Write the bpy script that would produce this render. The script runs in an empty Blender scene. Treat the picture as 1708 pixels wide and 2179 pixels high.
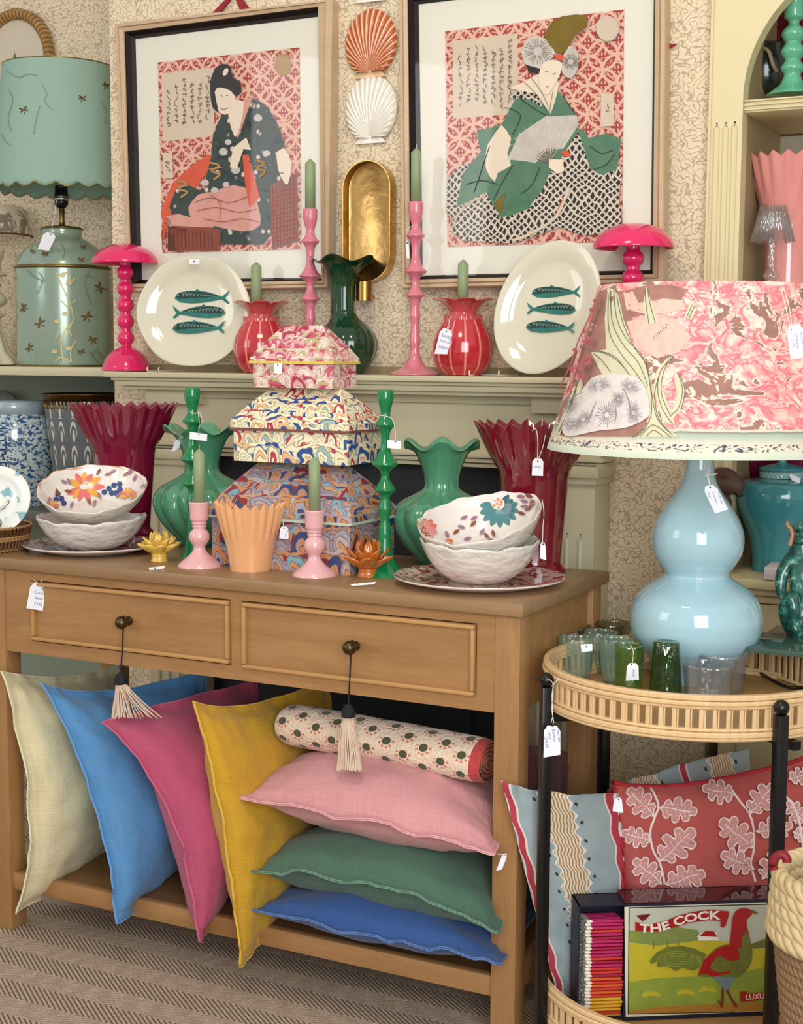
import bpy, bmesh, math, random
from mathutils import Vector, Matrix, noise as mnoise
from mathutils.bvhtree import BVHTree
from mathutils.geometry import tessellate_polygon
random.seed(7)
PI=math.pi
scene=bpy.context.scene
COL=scene.collection
# ---------------------------------------------------------------- camera
F=3100.0; CX,CY=854.0,1089.5; HC=1.22
def _u(v): return Vector(v).normalized()
_d=_u((672-854,29000,F)); _x=_u((6054,376.5,-F)); _x=(_x-_d*_x.dot(_d)).normalized()
_z=-_d; _y=_z.cross(_x)
if _y.z<0: _y=-_y
MR=(_x,_y,_z)                       # world axes in image coordinates (right, down, forward)
CAM=Vector((0,0,HC))
def w_of(v): return Vector((MR[0].dot(v),MR[1].dot(v),MR[2].dot(v)))
def ray(px,py): return w_of(Vector((px-CX,py-CY,F)))
def onz(px,py,z): d=ray(px,py); return CAM+d*((z-HC)/d.z)
def ony(px,py,y): d=ray(px,py); return CAM+d*(y/d.y)
def onpl(px,py,p,n):
    d=ray(px,py); return CAM+d*((Vector(p)-CAM).dot(n)/d.dot(n))
def camq(P):
    P=Vector(P)-CAM
    return Vector([P.x*MR[0][i]+P.y*MR[1][i]+P.z*MR[2][i] for i in range(3)])
def proj(P): q=camq(P); return CX+F*q.x/q.z, CY+F*q.y/q.z
def mpp(P): return camq(P).z/F
def z_at(x,y,py):
    a=camq((x,y,0)); b=camq((x,y,1))-a
    k=(py-CY)/F
    return (a.y-k*a.z)/(k*b.z-b.y)
cd=bpy.data.cameras.new('camera'); cam=bpy.data.objects.new('camera',cd); COL.objects.link(cam)
R3=w_of(Vector((1,0,0))); U3=w_of(Vector((0,-1,0))); B3=w_of(Vector((0,0,-1)))
cam.matrix_world=Matrix(((R3.x,U3.x,B3.x,0),(R3.y,U3.y,B3.y,0),(R3.z,U3.z,B3.z,HC),(0,0,0,1)))
cd.sensor_fit='VERTICAL'; cd.sensor_height=36; cd.lens=F/2179*36; cd.clip_start=.05; cd.clip_end=50
scene.camera=cam
# ---------------------------------------------------------------- light
vs=scene.view_settings
scene.display_settings.display_device='sRGB'
vs.view_transform='Standard'; vs.look='None'; vs.gamma=1.0; vs.use_curve_mapping=False
vs.exposure=0.3
wd=bpy.data.worlds.new('room_light'); scene.world=wd; wd.use_nodes=True
wd.node_tree.nodes['Background'].inputs[0].default_value=(1.0,.95,.88,1); wd.node_tree.nodes['Background'].inputs[1].default_value=.52
def area(name,loc,target,sx,sy,power,col):
    l=bpy.data.lights.new(name,'AREA'); l.shape='RECTANGLE'; l.size=sx; l.size_y=sy; l.energy=power; l.color=col
    o=bpy.data.objects.new(name,l); COL.objects.link(o); o.location=loc
    o.rotation_euler=(Vector(target)-Vector(loc)).to_track_quat('-Z','Y').to_euler(); return o
area('window_daylight',(.9,-.9,1.75),(-1.2,2.6,.9),1.6,2.3,84,(.95,.98,1.0))
area('window_daylight_side',(-3.6,-.6,2.2),(-1.5,2.7,1.0),1.2,1.4,14,(.98,.98,1.0))
area('ceiling_lamp',(-1.0,1.2,3.0),(-1.2,2.6,1.2),.5,.5,10,(1.0,.86,.66))
# ---------------------------------------------------------------- node expressions
class G:
    def __init__(s,name):
        s.m=bpy.data.materials.new(name); s.m.use_nodes=True; s.nt=s.m.node_tree; s.N=s.nt.nodes; s.L=s.nt.links
        s.b=s.N['Principled BSDF']; s.tc=None
    def n(s,t): return s.N.new(t)
    def lk(s,a,inp):
        if isinstance(a,E): a=a.s
        if isinstance(a,bpy.types.NodeSocket): s.L.new(a,inp)
        else: inp.default_value=a
    def xyz(s,kind='Object'):
        if not s.tc: s.tc=s.n('ShaderNodeTexCoord')
        sp=s.n('ShaderNodeSeparateXYZ'); s.L.new(s.tc.outputs[kind],sp.inputs[0])
        return [E(s,o) for o in sp.outputs]
    def vec(s,*a):
        c=s.n('ShaderNodeCombineXYZ')
        for i,v in enumerate(a): s.lk(v,c.inputs[i])
        return c.outputs[0]
    def noise(s,v,scale=5,detail=2,rough=.5,dist=0,out=0):
        t=s.n('ShaderNodeTexNoise'); s.L.new(v,t.inputs['Vector']); t.inputs['Scale'].default_value=scale; t.inputs['Detail'].default_value=detail; t.inputs['Roughness'].default_value=rough; t.inputs['Distortion'].default_value=dist
        return E(s,t.outputs[out])
    def voro(s,v,scale=5,feat='F1',out='Distance',rand=1):
        t=s.n('ShaderNodeTexVoronoi'); t.feature=feat; s.L.new(v,t.inputs['Vector']); t.inputs['Scale'].default_value=scale; t.inputs['Randomness'].default_value=rand
        return E(s,t.outputs[out])
    def ramp(s,f,stops,const=False):
        r=s.n('ShaderNodeValToRGB'); s.lk(f,r.inputs[0]); cr=r.color_ramp; cr.interpolation='CONSTANT' if const else 'LINEAR'
        while len(cr.elements)<len(stops): cr.elements.new(.5)
        for e,(p,c) in zip(cr.elements,stops): e.position=p; e.color=C4(c)
        return r.outputs[0]
    def mix(s,f,a,b):
        m=s.n('ShaderNodeMix'); m.data_type='RGBA'; s.lk(f,m.inputs[0])
        for v,i in ((a,6),(b,7)):
            if isinstance(v,(tuple,str)): v=C4(v)
            s.lk(v,m.inputs[i])
        return m.outputs[2]
    def sm(s,a,b,x):
        m=s.n('ShaderNodeMapRange'); m.interpolation_type='SMOOTHSTEP'; s.lk(x,m.inputs[0]); m.inputs[1].default_value=a; m.inputs[2].default_value=b
        return E(s,m.outputs[0])
class E:
    def __init__(s,g,k): s.g=g; s.s=k
    def _m(s,op,*o):
        m=s.g.n('ShaderNodeMath'); m.operation=op; s.g.lk(s.s,m.inputs[0])
        for i,v in enumerate(o): s.g.lk(v,m.inputs[i+1])
        return E(s.g,m.outputs[0])
    def __add__(s,o): return s._m('ADD',o)
    __radd__=__add__
    def __mul__(s,o): return s._m('MULTIPLY',o)
    __rmul__=__mul__
    def __sub__(s,o): return s._m('SUBTRACT',o)
    def __rsub__(s,o): return (s*-1.)+o
    def __truediv__(s,o): return s._m('DIVIDE',o)
    def fl(s): return s._m('FLOOR')
    def fr(s): return s._m('FRACT')
    def ab(s): return s._m('ABSOLUTE')
    def sin(s): return s._m('SINE')
    def cos(s): return s._m('COSINE')
    def sq(s): return s._m('SQRT')
    def mod(s,o): return s._m('FLOORED_MODULO',o)
    def lt(s,o): return s._m('LESS_THAN',o)
    def gt(s,o): return s._m('GREATER_THAN',o)
    def mn(s,o): return s._m('MINIMUM',o)
    def mx(s,o): return s._m('MAXIMUM',o)
    def pw(s,o): return s._m('POWER',o)
    def at2(s,o): return s._m('ARCTAN2',o)
def lin(c): return c/12.92 if c<=.04045 else ((c+.055)/1.055)**2.4
def C4(c):
    if isinstance(c,str): c=tuple(lin(int(c[i:i+2],16)/255) for i in (0,2,4))
    return tuple(c[:3])+(1,)
MATS={}
def mat(name,col='808080',rough=.5,metal=0,coat=0,sheen=0,bump=None,bs=.3,bd=.002,trans=0,ior=1.45,alpha=None,sss=0,emit=None,spec=None,vary=None):
    if name in MATS: return MATS[name]
    g=G(name); b=g.b
    if callable(col): g.lk(col(g),b.inputs['Base Color'])
    elif vary:
        x,y,z=g.xyz(); nz=g.noise(g.vec(x,y,z),vary[0],3)
        a=C4(col); k=vary[1]
        g.lk(g.mix(nz,tuple(v*(1-k) for v in a[:3]),tuple(min(1,v*(1+k)) for v in a[:3])),b.inputs['Base Color'])
    else: b.inputs['Base Color'].default_value=C4(col)
    b.inputs['Metallic'].default_value=metal
    if callable(rough): g.lk(rough(g),b.inputs['Roughness'])
    else: b.inputs['Roughness'].default_value=rough
    b.inputs['Coat Weight'].default_value=coat; b.inputs['Coat Roughness'].default_value=.04
    b.inputs['Sheen Weight'].default_value=sheen; b.inputs['Transmission Weight'].default_value=trans; b.inputs['IOR'].default_value=ior
    if spec is not None: b.inputs['Specular IOR Level'].default_value=spec
    if sss: b.inputs['Subsurface Weight'].default_value=sss; b.inputs['Subsurface Radius'].default_value=(.01,.006,.004)
    if alpha is not None: b.inputs['Alpha'].default_value=alpha
    if bump:
        bn=g.n('ShaderNodeBump'); bn.inputs['Strength'].default_value=bs; bn.inputs['Distance'].default_value=bd
        g.lk(bump(g),bn.inputs['Height']); g.L.new(bn.outputs[0],b.inputs['Normal'])
    MATS[name]=g.m; return g.m
def thin(name,tint,gl=.18,edge=.5,milk=0,mc=None):
    if name in MATS: return MATS[name]
    g=G(name); g.N.remove(g.b); out=g.N['Material Output']
    tr=g.n('ShaderNodeBsdfTransparent'); tr.inputs[0].default_value=C4(tint); gs=g.n('ShaderNodeBsdfGlossy'); gs.inputs['Roughness'].default_value=.03
    lw=g.n('ShaderNodeLayerWeight'); lw.inputs[0].default_value=.35; f=E(g,lw.outputs['Facing']); fac=(f.pw(2.5)*edge+gl*.25).mn(1.)
    m=g.n('ShaderNodeMixShader'); g.lk(fac,m.inputs[0])
    if milk:
        df=g.n('ShaderNodeBsdfTranslucent'); df.inputs[0].default_value=C4(mc or tint); d2=g.n('ShaderNodeBsdfDiffuse'); d2.inputs[0].default_value=C4(mc or tint)
        a_=g.n('ShaderNodeMixShader'); a_.inputs[0].default_value=.5; g.L.new(df.outputs[0],a_.inputs[1]); g.L.new(d2.outputs[0],a_.inputs[2])
        m2=g.n('ShaderNodeMixShader'); m2.inputs[0].default_value=milk; g.L.new(tr.outputs[0],m2.inputs[1]); g.L.new(a_.outputs[0],m2.inputs[2]); g.L.new(m2.outputs[0],m.inputs[1])
        x,y,z=g.xyz(); bn=g.n('ShaderNodeBump'); bn.inputs['Strength'].default_value=.5; bn.inputs['Distance'].default_value=.01; g.lk(g.noise(g.vec(x*90.,y*90.,z*22.),1,2),bn.inputs['Height']); g.L.new(bn.outputs[0],gs.inputs['Normal'])
    else: g.L.new(tr.outputs[0],m.inputs[1])
    g.L.new(gs.outputs[0],m.inputs[2]); g.L.new(m.outputs[0],out.inputs[0])
    MATS[name]=g.m; return g.m
def ceram(name,col,rough=.12,**k): return mat(name,col,rough,coat=.6,**k)
# ---------------------------------------------------------------- object helpers
def thing(name,label,cat,loc=(0,0,0),group=None):
    o=bpy.data.objects.new(name,None); COL.objects.link(o); o.location=loc; o.empty_display_size=.02
    o['label']=label; o['category']=cat
    if group: o['group']=group
    return o
def link(name,bm,mats,parent=None,smooth=True,origin=None,label=None):
    me=bpy.data.meshes.new(name)
    org=Vector((0,0,0)); p=parent
    while p: org+=Vector(p.location); p=p.parent
    if origin is not None: org=Vector(origin)
    if org.length: bmesh.ops.translate(bm,verts=bm.verts,vec=-org)
    bm.to_mesh(me); bm.free()
    for m in (mats if isinstance(mats,(list,tuple)) else [mats]): me.materials.append(m)
    if smooth:
        me.polygons.foreach_set('use_smooth',[True]*len(me.polygons))
    o=bpy.data.objects.new(name,me); COL.objects.link(o)
    if parent: o.parent=parent
    elif origin is not None: o.location=origin
    if label: o['label']=label
    return o
def autosm(o,ang=35):
    me=o.data; me.polygons.foreach_set('use_smooth',[True]*len(me.polygons)); me.set_sharp_from_angle(angle=math.radians(ang)); return o
def tag(o,label,cat,group=None):
    o['label']=label; o['category']=cat
    if group: o['group']=group
    return o
def struct(o): o['kind']='structure'; return o
def dup(root,loc,label=None):
    r=root.copy(); COL.objects.link(r); r.location=loc
    if label: r['label']=label
    for ch in list(root.children):
        c=ch.copy(); COL.objects.link(c); c.parent=r
        for g2 in list(ch.children):
            d=g2.copy(); COL.objects.link(d); d.parent=c
    return r
def NB(): return bmesh.new()
def box(bm,x0,x1,y0,y1,z0,z1,bev=0,mi=0,M=None):
    vs_=[bm.verts.new((x,y,z)) for x in (x0,x1) for y in (y0,y1) for z in (z0,z1)]
    fs=[bm.faces.new([vs_[i] for i in q]) for q in ((0,1,3,2),(4,6,7,5),(0,4,5,1),(2,3,7,6),(0,2,6,4),(1,5,7,3))]
    for f in fs: f.material_index=mi
    if bev:
        es=list({e for f in fs for e in f.edges}); r=bmesh.ops.bevel(bm,geom=es,offset=bev,segments=2,affect='EDGES',profile=.5)
        vs_=list({v for f in r['faces'] for v in f.verts}|{v for v in vs_ if v.is_valid})
        for f in r['faces']: f.material_index=mi
    if M: bmesh.ops.transform(bm,matrix=M,verts=vs_)
    return vs_
def cat(pts,k=4):
    if k<2: return [tuple(p) for p in pts]
    out=[]; n=len(pts); P=[Vector(p) for p in pts]
    for i in range(n-1):
        a=P[max(i-1,0)]; b=P[i]; c=P[i+1]; d=P[min(i+2,n-1)]
        for j in range(k):
            t=j/k; out.append(.5*((2*b)+(c-a)*t+(2*a-5*b+4*c-d)*t*t+(3*b-a-3*c+d)*t**3))
    out.append(P[-1]); return out
def lathe(bm,prof,c=(0,0),n=48,mod=None,mi=0,k=1,M=None,close=True,z0=0):
    """prof: (r,z) list bottom->top or any order; mod(theta,i/len,r,z)->(r,z)"""
    if k>1: prof=[(max(0,p[0]),p[1]) for p in cat([(a,b) for a,b in prof],k)]
    uvl=bm.loops.layers.uv.verify()
    rings=[]; L=len(prof); allv=[]
    S=[0]
    for i in range(1,L): S.append(S[-1]+math.hypot(prof[i][0]-prof[i-1][0],prof[i][1]-prof[i-1][1]))
    for i,(r,z) in enumerate(prof):
        ring=[]
        for j in range(n):
            th=2*PI*j/n; rr,zz=(r,z)
            if mod: rr,zz=mod(th,i/(L-1),r,z)
            ring.append(bm.verts.new((c[0]+rr*math.cos(th),c[1]+rr*math.sin(th),zz+z0)))
        rings.append(ring); allv+=ring
    for i in range(L-1):
        for j in range(n):
            j2=(j+1)%n
            try: f=bm.faces.new((rings[i][j],rings[i][j2],rings[i+1][j2],rings[i+1][j]))
            except ValueError: continue
            f.material_index=mi
            for l,(u,v) in zip(f.loops,((j/n,S[i]),((j+1)/n,S[i]),((j+1)/n,S[i+1]),(j/n,S[i+1]))): l[uvl].uv=(u,v)
    if close:
        for ring in (rings[0],rings[-1]):
            try: f=bm.faces.new(ring); f.material_index=mi
            except ValueError: pass
    if M: bmesh.ops.transform(bm,matrix=M,verts=allv)
    return allv
def tube(bm,pts,r,n=8,mi=0,k=1,cap=True):
    P=[Vector(p) for p in (cat(pts,k) if k>1 else pts)]; L=len(P)
    rs=[r]*L if not callable(r) else [r(i/(L-1)) for i in range(L)]
    rings=[]; up=Vector((0,0,1))
    for i,p in enumerate(P):
        d=(P[min(i+1,L-1)]-P[max(i-1,0)]).normalized()
        a=d.cross(up)
        if a.length<.05: a=d.cross(Vector((0,1,0)))
        a.normalize(); b=d.cross(a)
        rings.append([bm.verts.new(p+(a*math.cos(2*PI*j/n)+b*math.sin(2*PI*j/n))*rs[i]) for j in range(n)])
    for i in range(L-1):
        for j in range(n):
            f=bm.faces.new((rings[i][j],rings[i][(j+1)%n],rings[i+1][(j+1)%n],rings[i+1][j])); f.material_index=mi
    if cap:
        for q in (rings[0],rings[-1][::-1]): bm.faces.new(q).material_index=mi
def ball(bm,c,r,s=(1,1,1),n=16,mi=0,M=None):
    m=Matrix.Translation(c)@(M or Matrix())@Matrix.Diagonal((r*s[0],r*s[1],r*s[2],1))
    res=bmesh.ops.create_uvsphere(bm,u_segments=n,v_segments=n//2+2,radius=1,matrix=m)
    for v in res['verts']:
        for f in v.link_faces: f.material_index=mi
def quadface(bm,P,mi=0,n=1):
    """P TL TR BR BL, subdivided, uv 0..1"""
    uvl=bm.loops.layers.uv.verify(); P=[Vector(p) for p in P]
    g=[[bm.verts.new((P[0]*(1-u/n)+P[1]*(u/n))*(1-v/n)+(P[3]*(1-u/n)+P[2]*(u/n))*(v/n)) for u in range(n+1)] for v in range(n+1)]
    for v in range(n):
        for u in range(n):
            f=bm.faces.new((g[v+1][u],g[v+1][u+1],g[v][u+1],g[v][u])); f.material_index=mi
            for l,(a,b) in zip(f.loops,((u,v+1),(u+1,v+1),(u+1,v),(u,v))): l[uvl].uv=(a/n,1-b/n)
# ---- patterns traced onto real surfaces
class Deco:
    def __init__(s,bm,step=.00025,off=.0004):
        s.bm=bm; bm.normal_update(); s.t=BVHTree.FromBMesh(bm); s.off=off; s.step=step; s.avg=None
    def hit(s,px,py):
        d=ray(px,py).normalized(); p,n,i,dist=s.t.ray_cast(CAM,d)
        if p is None:
            dist=s.avg or 2.7; p,n,i,_=s.t.find_nearest(CAM+d*dist)
        else: s.avg=dist
        if n.dot(d)>0: n=-n
        return p+n*s.off
    def raw(s,verts,tris,mi):
        vv=[s.bm.verts.new(s.hit(*v)) for v in verts]
        for t in tris:
            try: s.bm.faces.new([vv[i] for i in t]).material_index=mi
            except ValueError: pass
        s.off+=s.step
    def poly(s,pts,mi,res=14,k=1):
        if k>1:
            pts=[tuple(p)[:2] for p in cat(list(pts)+[pts[0]],k)][:-1]
        tb=bmesh.new(); vv=[tb.verts.new((p[0],p[1],0)) for p in pts]
        for t in tessellate_polygon([[Vector((p[0],p[1],0)) for p in pts]]):
            try: tb.faces.new([vv[i] for i in t])
            except ValueError: pass
        for _ in range(3):
            es=[e for e in tb.edges if e.calc_length()>res*1.6]
            if not es: break
            bmesh.ops.subdivide_edges(tb,edges=es,cuts=max(1,min(3,int(max(e.calc_length() for e in es)/res/2))))
            bmesh.ops.triangulate(tb,faces=tb.faces)
        tb.verts.index_update()
        s.raw([(v.co.x,v.co.y) for v in tb.verts],[[v.index for v in f.verts] for f in tb.faces],mi); tb.free()
    def stroke(s,pts,w,mi,k=4,taper=0):
        P=[Vector((p[0],p[1])) for p in cat(pts,k)] if len(pts)>2 else [Vector(p) for p in pts]
        L=len(P); vs_=[]; tr=[]
        for i,p in enumerate(P):
            d=(P[min(i+1,L-1)]-P[max(i-1,0)])
            d=d.normalized() if d.length else Vector((1,0)); nn=Vector((-d.y,d.x)); t=i/(L-1)
            ww=w/2*(1-taper+taper*math.sin(PI*min(.999,t*.98+.01)) if taper else 1)
            vs_+=[tuple(p+nn*ww),tuple(p-nn*ww)]
            if i: tr.append((2*i-2,2*i-1,2*i+1,2*i))
        s.raw(vs_,tr,mi); s.off-=s.step*.5
    def ell(s,cx,cy,rx,ry,mi,a=0,n=20,res=14):
        s.poly([(cx+rx*math.cos(t)*math.cos(a)-ry*math.sin(t)*math.sin(a),cy+rx*math.cos(t)*math.sin(a)+ry*math.sin(t)*math.cos(a)) for t in [2*PI*i/n for i in range(n)]],mi,res)
    def text(s,st,o,ux,uy,mi,bold=0,warp=None):
        v,f=textmesh(st,bold)
        q=[(o[0]+ux[0]*a+uy[0]*b,o[1]+ux[1]*a+uy[1]*b) for a,b in v]
        if warp: q=[warp(*p) for p in q]
        s.raw(q,f,mi)
TXT={}
def textmesh(st,bold=0):
    if (st,bold) in TXT: return TXT[(st,bold)]
    cu=bpy.data.curves.new('lettering','FONT'); cu.body=st; cu.size=1; cu.resolution_u=3; cu.offset=bold; cu.fill_mode='FRONT' if hasattr(cu,'fill_mode') else 'FRONT'
    o=bpy.data.objects.new('lettering',cu); COL.objects.link(o); dg=bpy.context.evaluated_depsgraph_get()
    me=bpy.data.meshes.new_from_object(o.evaluated_get(dg)); v=[(a.co.x,a.co.y) for a in me.vertices]; f=[tuple(p.vertices) for p in me.polygons]
    bpy.data.objects.remove(o); bpy.data.curves.remove(cu); bpy.data.meshes.remove(me)
    TXT[(st,bold)]=(v,f); return v,f
def pxprof(ax,prof,sc=1):
    """[(py, halfwidth px)] -> [(r,z)] at the axis ax=(x,y)"""
    out=[]
    for py,hw in prof:
        z=z_at(ax[0],ax[1],py); out.append((hw*mpp((ax[0],ax[1],z))*sc,z))
    return out
def axis(px,py,z=None,y=None):
    p=onz(px,py,z) if z is not None else ony(px,py,y)
    return (p.x,p.y)
# ---------------------------------------------------------------- materials
def wood(name,a,b,sc=1,ax=0,rough=.45):
    def col(g):
        c=g.xyz(); k=[14,14,14]; k[ax]=1.6
        v=g.vec(*[c[i]*(k[i]*sc) for i in range(3)]); n1=g.noise(v,2.2,6,.6,.4); n2=g.noise(v,14,3,.7)
        return g.mix((n1*.75+n2*.35-.1),a,b)
    return mat(name,col,rough,bump=lambda g:g.noise(g.vec(*[q*k for q,k in zip(g.xyz(),[60 if i!=ax else 5 for i in range(3)])]),3,3),bs=.08)
def wallpaper(g):
    x,y,z=g.xyz(); px=x-y
    v=g.vec(px,z,0.); dn=g.noise(v,18,1); 
    n=g.noise(g.vec(px,z,0.),84,0,dist=.3)
    line=1-g.sm(.035,.07,(n-.5).ab())
    return g.mix(line*.72,'E4D3B7','A2937A')
M_wp=mat('wallpaper',wallpaper,.8)
M_cream=mat('cream_paint','DDD0A6',.42)
M_mantel=mat('mantel_paint','C9C0A0',.42)
M_niche=mat('niche_paint','9C8B68',.7)
M_dark=mat('dark_recess','17120F',.8)
M_sage=mat('sage_paint','8E9A8A',.6)
M_oak=wood('console_oak','80582E','BF9261',1,0)
M_oakv=wood('console_oak_upright','80582E','BF9261',1,2)
M_oaktop=wood('console_top','7E5F42','A78660',1,0,.35)
M_frame=wood('frame_wood','B69A7A','D8BE9E',1.4,0)
def carpet(g):
    x,y,z=g.xyz(); W=.058
    # zigzag rows running along u, rotated to the walls
    a=0.; u=x*math.cos(a)+y*math.sin(a); v=y*math.cos(a)-x*math.sin(a)
    row=(v/W).fl(); f=(v/W).fr(); sgn=(row.mod(2.)*2-1)
    t=((u+sgn*(f-.5)*W*1.35)/.0135)
    nz=g.noise(g.vec(x,y,0.),90,2)
    rib=(t*2*PI+nz*1.2).sin()*.5+.5
    wv=((v*900.).sin()*(u*700.).sin())*.5+.5
    rowk=row.mod(2.)
    dk=g.sm(.45,.9,rib)*(.38+rowk*.5)
    spot=g.voro(g.vec(x,y,0.),260,'F1')
    base=g.mix(g.noise(g.vec(x,y,0.),3,3),'B39C87','CDB8A2')
    base=g.mix((spot*1.3),'9C8672',base)
    g.rib=rib
    return g.mix(dk,base,'4C3D31')
def carpet_b(g):
    x,y,z=g.xyz(); return g.noise(g.vec(x,y,0.),240,2)
M_floor=mat('sisal_carpet',carpet,.95,bump=carpet_b,bs=.5,bd=.004)
def linen(name,c,dark=.72):
    def col(g):
        u,v,_=g.xyz('UV'); a=g.noise(g.vec(u*9.,v*240.,0.),1,3); b=g.noise(g.vec(u*240.,v*9.,0.),1,3); d=g.noise(g.vec(u,v,0.),5,3)
        C=C4(c)
        return g.mix((a*.5+b*.5+d*.35-.2),tuple(q*dark for q in C[:3]),tuple(min(1,q*1.22+.008) for q in C[:3]))
    def bp(g):
        u,v,_=g.xyz('UV'); return g.noise(g.vec(u*7.,v*200.,0.),1,2)*.6+g.noise(g.vec(u*200.,v*7.,0.),1,2)*.6+g.noise(g.vec(u,v,0.),12,4)*1.2
    return mat(name,col,.9,sheen=.15,bump=bp,bs=.5,bd=.004)
M_brass=mat('aged_brass','A98445',.28,1.0)
M_brassdull=mat('dull_brass','7F6F45',.4,1.0)
M_black=mat('black_metal','0B0B0C',.3)
M_white=mat('white_card','E9ECF4',.6)
M_string=mat('white_string','E8E2D6',.8)
M_ink=mat('blue_ink','5B5FA8',.6)
M_candle=mat('sage_wax','8FA078',.45,sss=.2)
M_wick=mat('wick','EDE7DA',.8)
# ---------------------------------------------------------------- the setting
YW=3.02; YT=2.28; ZT=.802; ZM=1.178; YMF=2.865
b=NB(); box(b,-7,4,-4,6,-.05,0); o=struct(link('floor',b,M_floor,smooth=False,origin=(0,0,0)))
XL=ony(239,500,YW).x; XR=ony(1519,0,3.0).x
XO=ony(1583,212,3.0).x
b=NB()
box(b,XL,-2.06,YW,3.6,0,3.4); box(b,-1.19,XR+.02,YW,3.6,0,3.4); box(b,-2.06,-1.19,YW,3.6,.99,3.4)
struct(link('wall_back',b,M_wp,smooth=False,origin=(XL,YW,0)))
b=NB(); box(b,-2.06,-1.19,3.4,3.45,0,.99); struct(link('trim_1',b,M_dark,smooth=False,origin=(-1.6,3.4,0)))
b=NB(); box(b,-5.5,XL,3.42,3.6,0,3.4); struct(link('wall_left',b,M_wp,smooth=False,origin=(XL,3.42,0)))
b=NB(); box(b,XR+.02,2.5,3.34,3.6,0,3.4); struct(link('wall_right',b,M_niche,smooth=False,origin=(XR,3.34,0)))
# fireplace surround
mt=thing('fireplace_surround','cream painted fireplace surround with moulded shelf and fluted uprights','fireplace',(-1.6,2.95,0))
xml=ony(220,795,YMF).x; xmr=-.955; xsr=-1.044; xsl=ony(312,900,2.92).x
b=NB(); z=ZM
for y0,zt,zb,ex in ((YMF,z,z-.013,0),(YMF+.012,z-.013,z-.021,.012),(YMF+.02,z-.021,z-.034,.02),(YMF+.035,z-.034,z-.043,.035)):
    box(b,xml+ex,xmr-ex,y0,YW,zb,zt,.002)
autosm(link('mantel_shelf',b,M_mantel,mt))
b=NB(); box(b,xsl,xsr,2.955,YW,.985,ZM-.04); box(b,xsl-.008,xsl+.15,2.925,YW,1.1,ZM-.04,.002)
box(b,xsr-.15,xsr+.008,2.925,YW,1.1,ZM-.04,.002); box(b,xsl-.004,xsr+.004,2.945,YW,ZM-.062,ZM-.04,.003)
for i in range(3): box(b,xsl-.004-.004*i,xsr+.004+.004*i,2.95-.006*i,YW,.975+.011*i,.984+.011*i,.002)
autosm(link('frieze',b,M_mantel,mt))
for xa,xb in ((xsl,xsl+.15),(xsr-.15,xsr)):
    b=NB(); box(b,xa,xb,2.92,YW,0,.99,.002)
    for i in range(4):
        cx=xa+.03+i*.03
        tube(b,[(cx,2.9205,.0),(cx,2.9205,.83),(cx,2.9215,.845)],lambda t:.0065 if t<.9 else .003,8)
    box(b,xa-.012,xb+.012,2.905,YW,.965,.99,.003); box(b,xa-.006,xb+.006,2.912,YW,.95,.965,.003)
    autosm(link('fluted_pilaster',b,M_mantel,mt))
b=NB(); box(b,xml+.02,xmr-.02,YW-.012,YW,ZM,ZM+.018); link('backboard',b,M_niche,mt,False)
b=NB(); box(b,-2.14,-1.18,2.985,YW,.0,.985); box(b,-1.9,-1.35,2.975,2.99,0,.8); link('slate_insert',b,mat('slate','2B2E33',.5),mt,False)
# alcove shelves
sh=thing('alcove_shelf','cream painted alcove shelf left of the mantel carrying lamps','shelf',(-3,3.1,0))
ZA=ony(120,781,3.06).z
b=NB(); box(b,-4.4,XL,3.06,3.42,ZA-.024,ZA,.003); autosm(link('board',b,M_mantel,sh))
lw=thing('lower_alcove_shelf','low green grey alcove shelf under the blue and white jar','shelf',(-3,3.1,0))
ZL=ony(70,1087,3.06).z
b=NB(); box(b,-4.4,XL,3.06,3.42,ZL-.03,ZL,.003); autosm(link('board',b,mat('green_grey_board','5D6058',.5),lw))
b=NB(); box(b,-4.4,XL,3.40,3.42,.0,ZA-.024); link('back_panel',b,M_sage,lw,False)
# arched bookcase
bk=thing('arched_bookcase','cream arched bookcase with fluted pilaster on the right wall','bookcase',(-.4,3.1,0))
ZS=ony(1588,212,3.0).z
P=ony(1664,0,3.0); dx=P.x-XO; dz=P.z-ZS-.01; RA=(dx*dx+dz*dz)/(2*dx)
b=NB(); pts=[(XR,0.60),(XO,0.60),(XO,ZS)]+[(XO+RA-RA*math.cos(t),ZS+RA*math.sin(t)) for t in [PI*i/36 for i in range(1,37)]]+[(XO+2*RA,.6),(XO+2*RA+.07,.6),(XO+2*RA+.07,3.3),(XR,3.3)]
fr=[b.verts.new((x,2.99,z)) for x,z in pts]; br=[b.verts.new((x,3.03,z)) for x,z in pts]
tr=tessellate_polygon([[Vector((x,z,0)) for x,z in pts]])
for t in tr: b.faces.new([fr[i] for i in t]); b.faces.new([br[i] for i in t][::-1])
for i in range(len(pts)): j=(i+1)%len(pts); b.faces.new((fr[i],fr[j],br[j],br[i]))
bmesh.ops.recalc_face_normals(b,faces=b.faces)
for i in range(3):
    q=ony((1524,1543,1562)[i],300,2.99).x
    tube(b,[(q,2.990,.62),(q,2.990,ony(1524,268,2.99).z-.006),(q,2.991,ony(1524,262,2.99).z)],lambda t:.0066 if t<.9 else .003,10)
box(b,XR-.001,XR+.004,2.985,3.03,.6,3.3)
autosm(link('arch_front',b,M_cream,bk))
b=NB(); box(b,XO-.012,XO,3.03,3.34,.6,3.2); link('jamb',b,M_niche,bk,False)
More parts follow.
